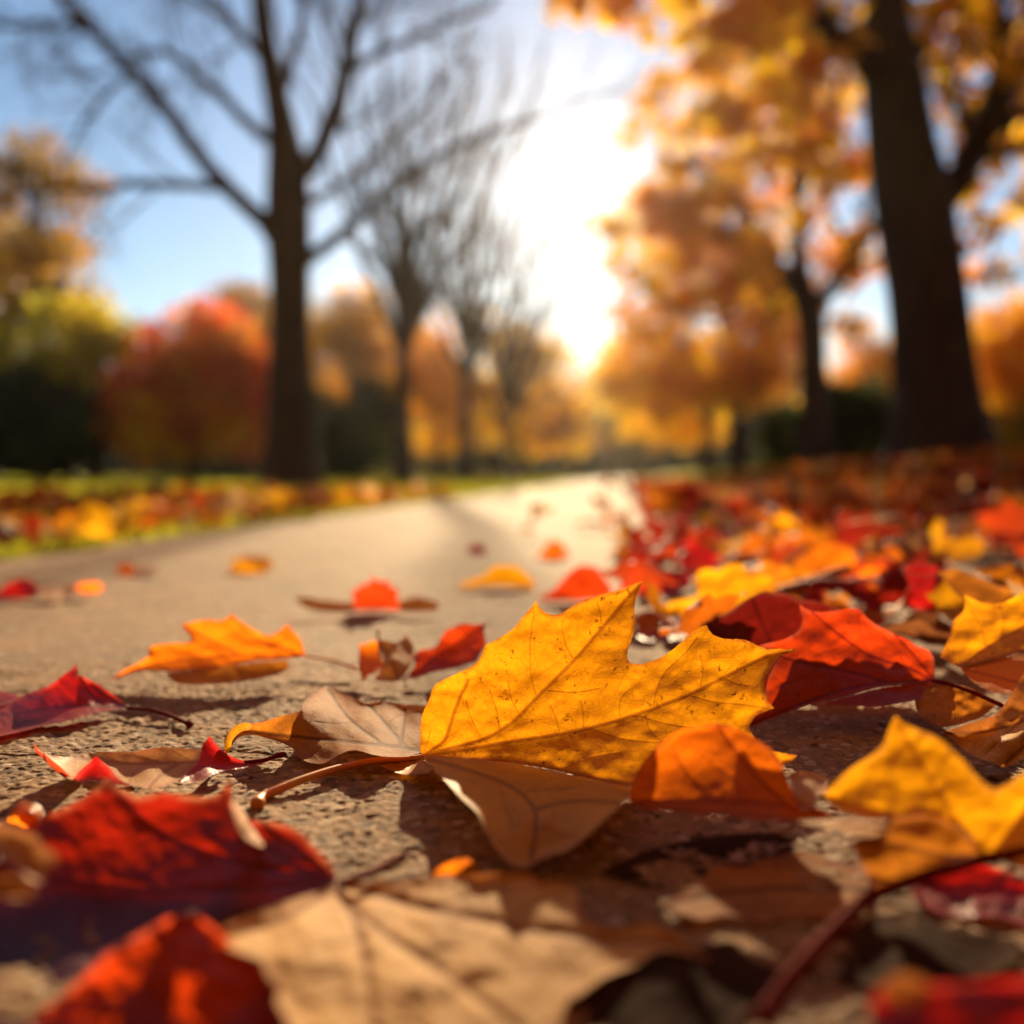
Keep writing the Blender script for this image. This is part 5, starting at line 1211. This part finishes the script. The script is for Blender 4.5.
crown_tree('shrub', 'olive green shrub below the orange tree at right edge', 16.5, 1010, 458, 4, [(1010, 430, 50, 22, 16.5, .8, 46), (1080, 420, 50, 30, 16.5, .8, 40)], [MG, OL, OY], RTG, 94, rad=0.34, size=0.1, trunk_top=430)
crown_tree('golden_tree', 'pale amber tree glimpsed between the two dark right-hand trunks', 28, 878, 468, 5, [(875, 385, 32, 45, 28, 1.4, 40), (855, 340, 26, 24, 28, 1.2, 8)], [AM, OR, GB], RTG, 95, rad=0.6, size=0.16)

# distant wood edge: trees one can tell apart, all round the far side of the park
proto = {}
FT = 'distant trees closing the park'
kinds = [('grey brown', [GB, BR, OL]), ('dark green', [DG, MG, (0.07, 0.08, 0.03, 2)]), ('faded gold', [AM, GB, OY])]
for k, (nm, cols) in enumerate(kinds):
    proto[k] = crown_tree('distant_tree', 'x', 70, 512, 477, 5, [(512, 425, 55, 34, 70, 4, 60), (512, 450, 60, 22, 70, 4, 50), (505, 395, 30, 20, 70, 3, 12)], cols, FT, 150 + k, per=55, rad=2.1, size=0.55)
near_word = ['far left, behind the tall brown tree', 'behind the dark green shady tree', 'behind the red maple', 'behind the largest bare tree', 'behind the slim bare tree', 'behind the golden tree', 'left of where the path vanishes', 'where the path vanishes', 'right of where the path vanishes', 'behind the low golden maple', 'behind the twin stemmed maple', 'behind the second maple', 'behind the massive maple', 'behind the orange tree at right edge']
lay = [-120, 20, 110, 200, 285, 370, 450, 530, 600, 670, 750, 830, 920, 1010]
first = {0: True, 1: True, 2: True}
origin = {k: proto[k].location.copy() for k in proto}
for i, cx in enumerate(lay + [-300, -480, 1180, 1360]):
    for layer in (0, 1):
        k = (i + layer) % 3 if not (i in (2, 3, 4, 11, 12) and layer == 0) else 1
        dist = (62 if layer == 0 else 92) + rng.uniform(-5, 5)
        if first[k]:
            r0 = proto[k]; first[k] = False
        else:
            r0 = proto[k].copy(); COL.objects.link(r0)
            for ch in proto[k].children:
                c2 = ch.copy(); COL.objects.link(c2); c2.parent = r0
        p = P(cx + rng.uniform(-20, 20) + layer * 40, 475, dist)
        r0.location = (p[0], p[1], float(ground_z(p[0], p[1])))
        r0.rotation_euler = (0, 0, rng.uniform(0, 6.28))
        s = rng.uniform(0.75, 1.1) * (1 if layer == 0 else 1.35)
        if (i == 7 or i == 8) and layer == 0: s *= 0.75
        r0.scale = (s, s, s)
        wd = near_word[i] if i < 14 else ['outside the left edge', 'well outside the left edge', 'outside the right edge', 'well outside the right edge'][i - 14]
        tag(r0, f"{'near row' if layer == 0 else 'back row'} distant {kinds[k][0]} tree {wd}", 'tree', FT)

# unseen trees added behind the viewer to cut sky fill and warm it
for i, (a, d0, k) in enumerate([(95, 11, 2), (115, 9.5, 0), (138, 9, 2), (160, 10, 1), (180, 8.5, 2), (202, 10, 0), (222, 9, 2), (245, 9.5, 1), (265, 11, 2), (150, 17, 2), (190, 16, 2), (215, 17, 0)]):
    r0 = proto[k].copy(); COL.objects.link(r0)
    for ch in proto[k].children:
        c2 = ch.copy(); COL.objects.link(c2); c2.parent = r0
    a = R(a); x, y = d0 * math.sin(a), d0 * math.cos(a)
    r0.location = (x, y, float(ground_z(x, y))); r0.rotation_euler = (0, 0, i * 1.3); s = 1.35 if d0 < 12 else 2.2; r0.scale = (s * .85, s * .85, s * 1.2)
    tag(r0, 'unseen tree added behind the viewpoint to cut sky fill', 'tree', 'added unseen trees behind the viewpoint')

# an unseen maple added so its boughs block light from overhead
om = empty('maple_tree', (2.3, -3.2, 0.0)); tag(om, 'unseen broad maple added behind the viewpoint, its boughs blocking overhead sky', 'tree', 'added unseen trees behind the viewpoint')
rgo = np.random.default_rng(400)
T = Tubes(); T.add(catmull([(2.3, -3.2, -.1), (2.25, -3.15, 2.0), (2.1, -3.0, 4.0), (1.6, -2.6, 6.5)], 8), np.linspace(0.36, 0.14, 25), 14)
tp = []
for j in range(9):
    a = 2 * math.pi * j / 9
    branch(T, tp, np.array([2.1, -3.0, 3.4 + 0.25 * j]), np.array([math.cos(a), math.sin(a), .35]), 3.0, 0.11, 1, rgo, .7, .12, 3)
T.build('trunk', M['bark_dark'], om, np.array(om.location))
C = []
while len(C) < 420:
    q = rgo.uniform(-1, 1, 3)
    if q @ q > 1 or q @ q < 0.12: continue
    q = np.array([0.4, -1.6, 6.2]) + q * [6.5, 5.6, 2.4]
    if q[2] < 1.3 * max(q[1], 0) + 3.2: continue
    C.append(q)
leaves_at('crown', C, pick([OR, AM, BR], len(C), rgo), 70, 0.55, 0.15, om, seed=401)

# air: one closed box of thin haze round the whole park
bx = np.array([[x, y, z] for x in (-420, 420) for y in (-30, 620) for z in (-1.05, 20)], float)
bf = np.array([[0, 1, 3, 2], [4, 6, 7, 5], [0, 4, 5, 1], [2, 3, 7, 6], [0, 2, 6, 4], [1, 5, 7, 3]])
hm, nt, nodes, L = new_mat('thin_haze')
vo = N(nt, 'ShaderNodeVolumePrincipled'); vo.inputs['Color'].default_value = (1.0, 0.95, 0.88, 1)
vo.inputs['Density'].default_value = 0.00025; vo.inputs['Anisotropy'].default_value = 0.82
L.new(vo.outputs[0], N(nt, 'ShaderNodeOutputMaterial').inputs['Volume'])
hz = mesh_obj('haze', bx, bf, hm, smooth_shade=False); tag(hz, kind='stuff')

# ------------------------------------------------------------------ light, sky, camera
w = bpy.data.worlds.new('World'); SC.world = w; w.use_nodes = True
nt = w.node_tree; nt.nodes.clear()
sky = nt.nodes.new('ShaderNodeTexSky'); sky.sky_type = 'NISHITA'; sky.sun_disc = False
sky.sun_elevation = SUN_EL; sky.sun_rotation = SUN_AZ
sky.air_density = 1.0; sky.dust_density = 0.08; sky.ozone_density = 2.5; sky.altitude = 50
bg = nt.nodes.new('ShaderNodeBackground'); bg.inputs['Strength'].default_value = 0.05
wo = nt.nodes.new('ShaderNodeOutputWorld')
nt.links.new(sky.outputs[0], bg.inputs[0]); nt.links.new(bg.outputs[0], wo.inputs[0])

sl = bpy.data.lights.new('sun', 'SUN'); sl.energy = 5.0; sl.angle = R(0.5); sl.color = (1.0, 0.77, 0.45)
so = bpy.data.objects.new('sun', sl); COL.objects.link(so)
so.rotation_euler = Vector(-SUN).to_track_quat('-Z', 'Y').to_euler()

cd = bpy.data.cameras.new('camera'); cam = bpy.data.objects.new('camera', cd); COL.objects.link(cam)
cam.location = CAM; cam.rotation_euler = (math.pi / 2 - TH, 0, 0)
cd.sensor_width = 36; cd.lens = 36 * F / 1024; cd.clip_start = 0.01; cd.clip_end = 2000
cd.dof.use_dof = True; cd.dof.focus_distance = 0.45; cd.dof.aperture_fstop = 35.156 / 9.8
SC.camera = cam
SC.render.resolution_x = SC.render.resolution_y = 1024
SC.view_settings.view_transform = 'Standard'; SC.view_settings.look = 'None'
SC.view_settings.exposure = 1.42; SC.view_settings.gamma = 1.0
SC.cycles.use_denoising = True
SC.cycles.max_bounces = 8; SC.cycles.transmission_bounces = 6; SC.cycles.diffuse_bounces = 4
SC.cycles.sample_clamp_indirect = 8.0
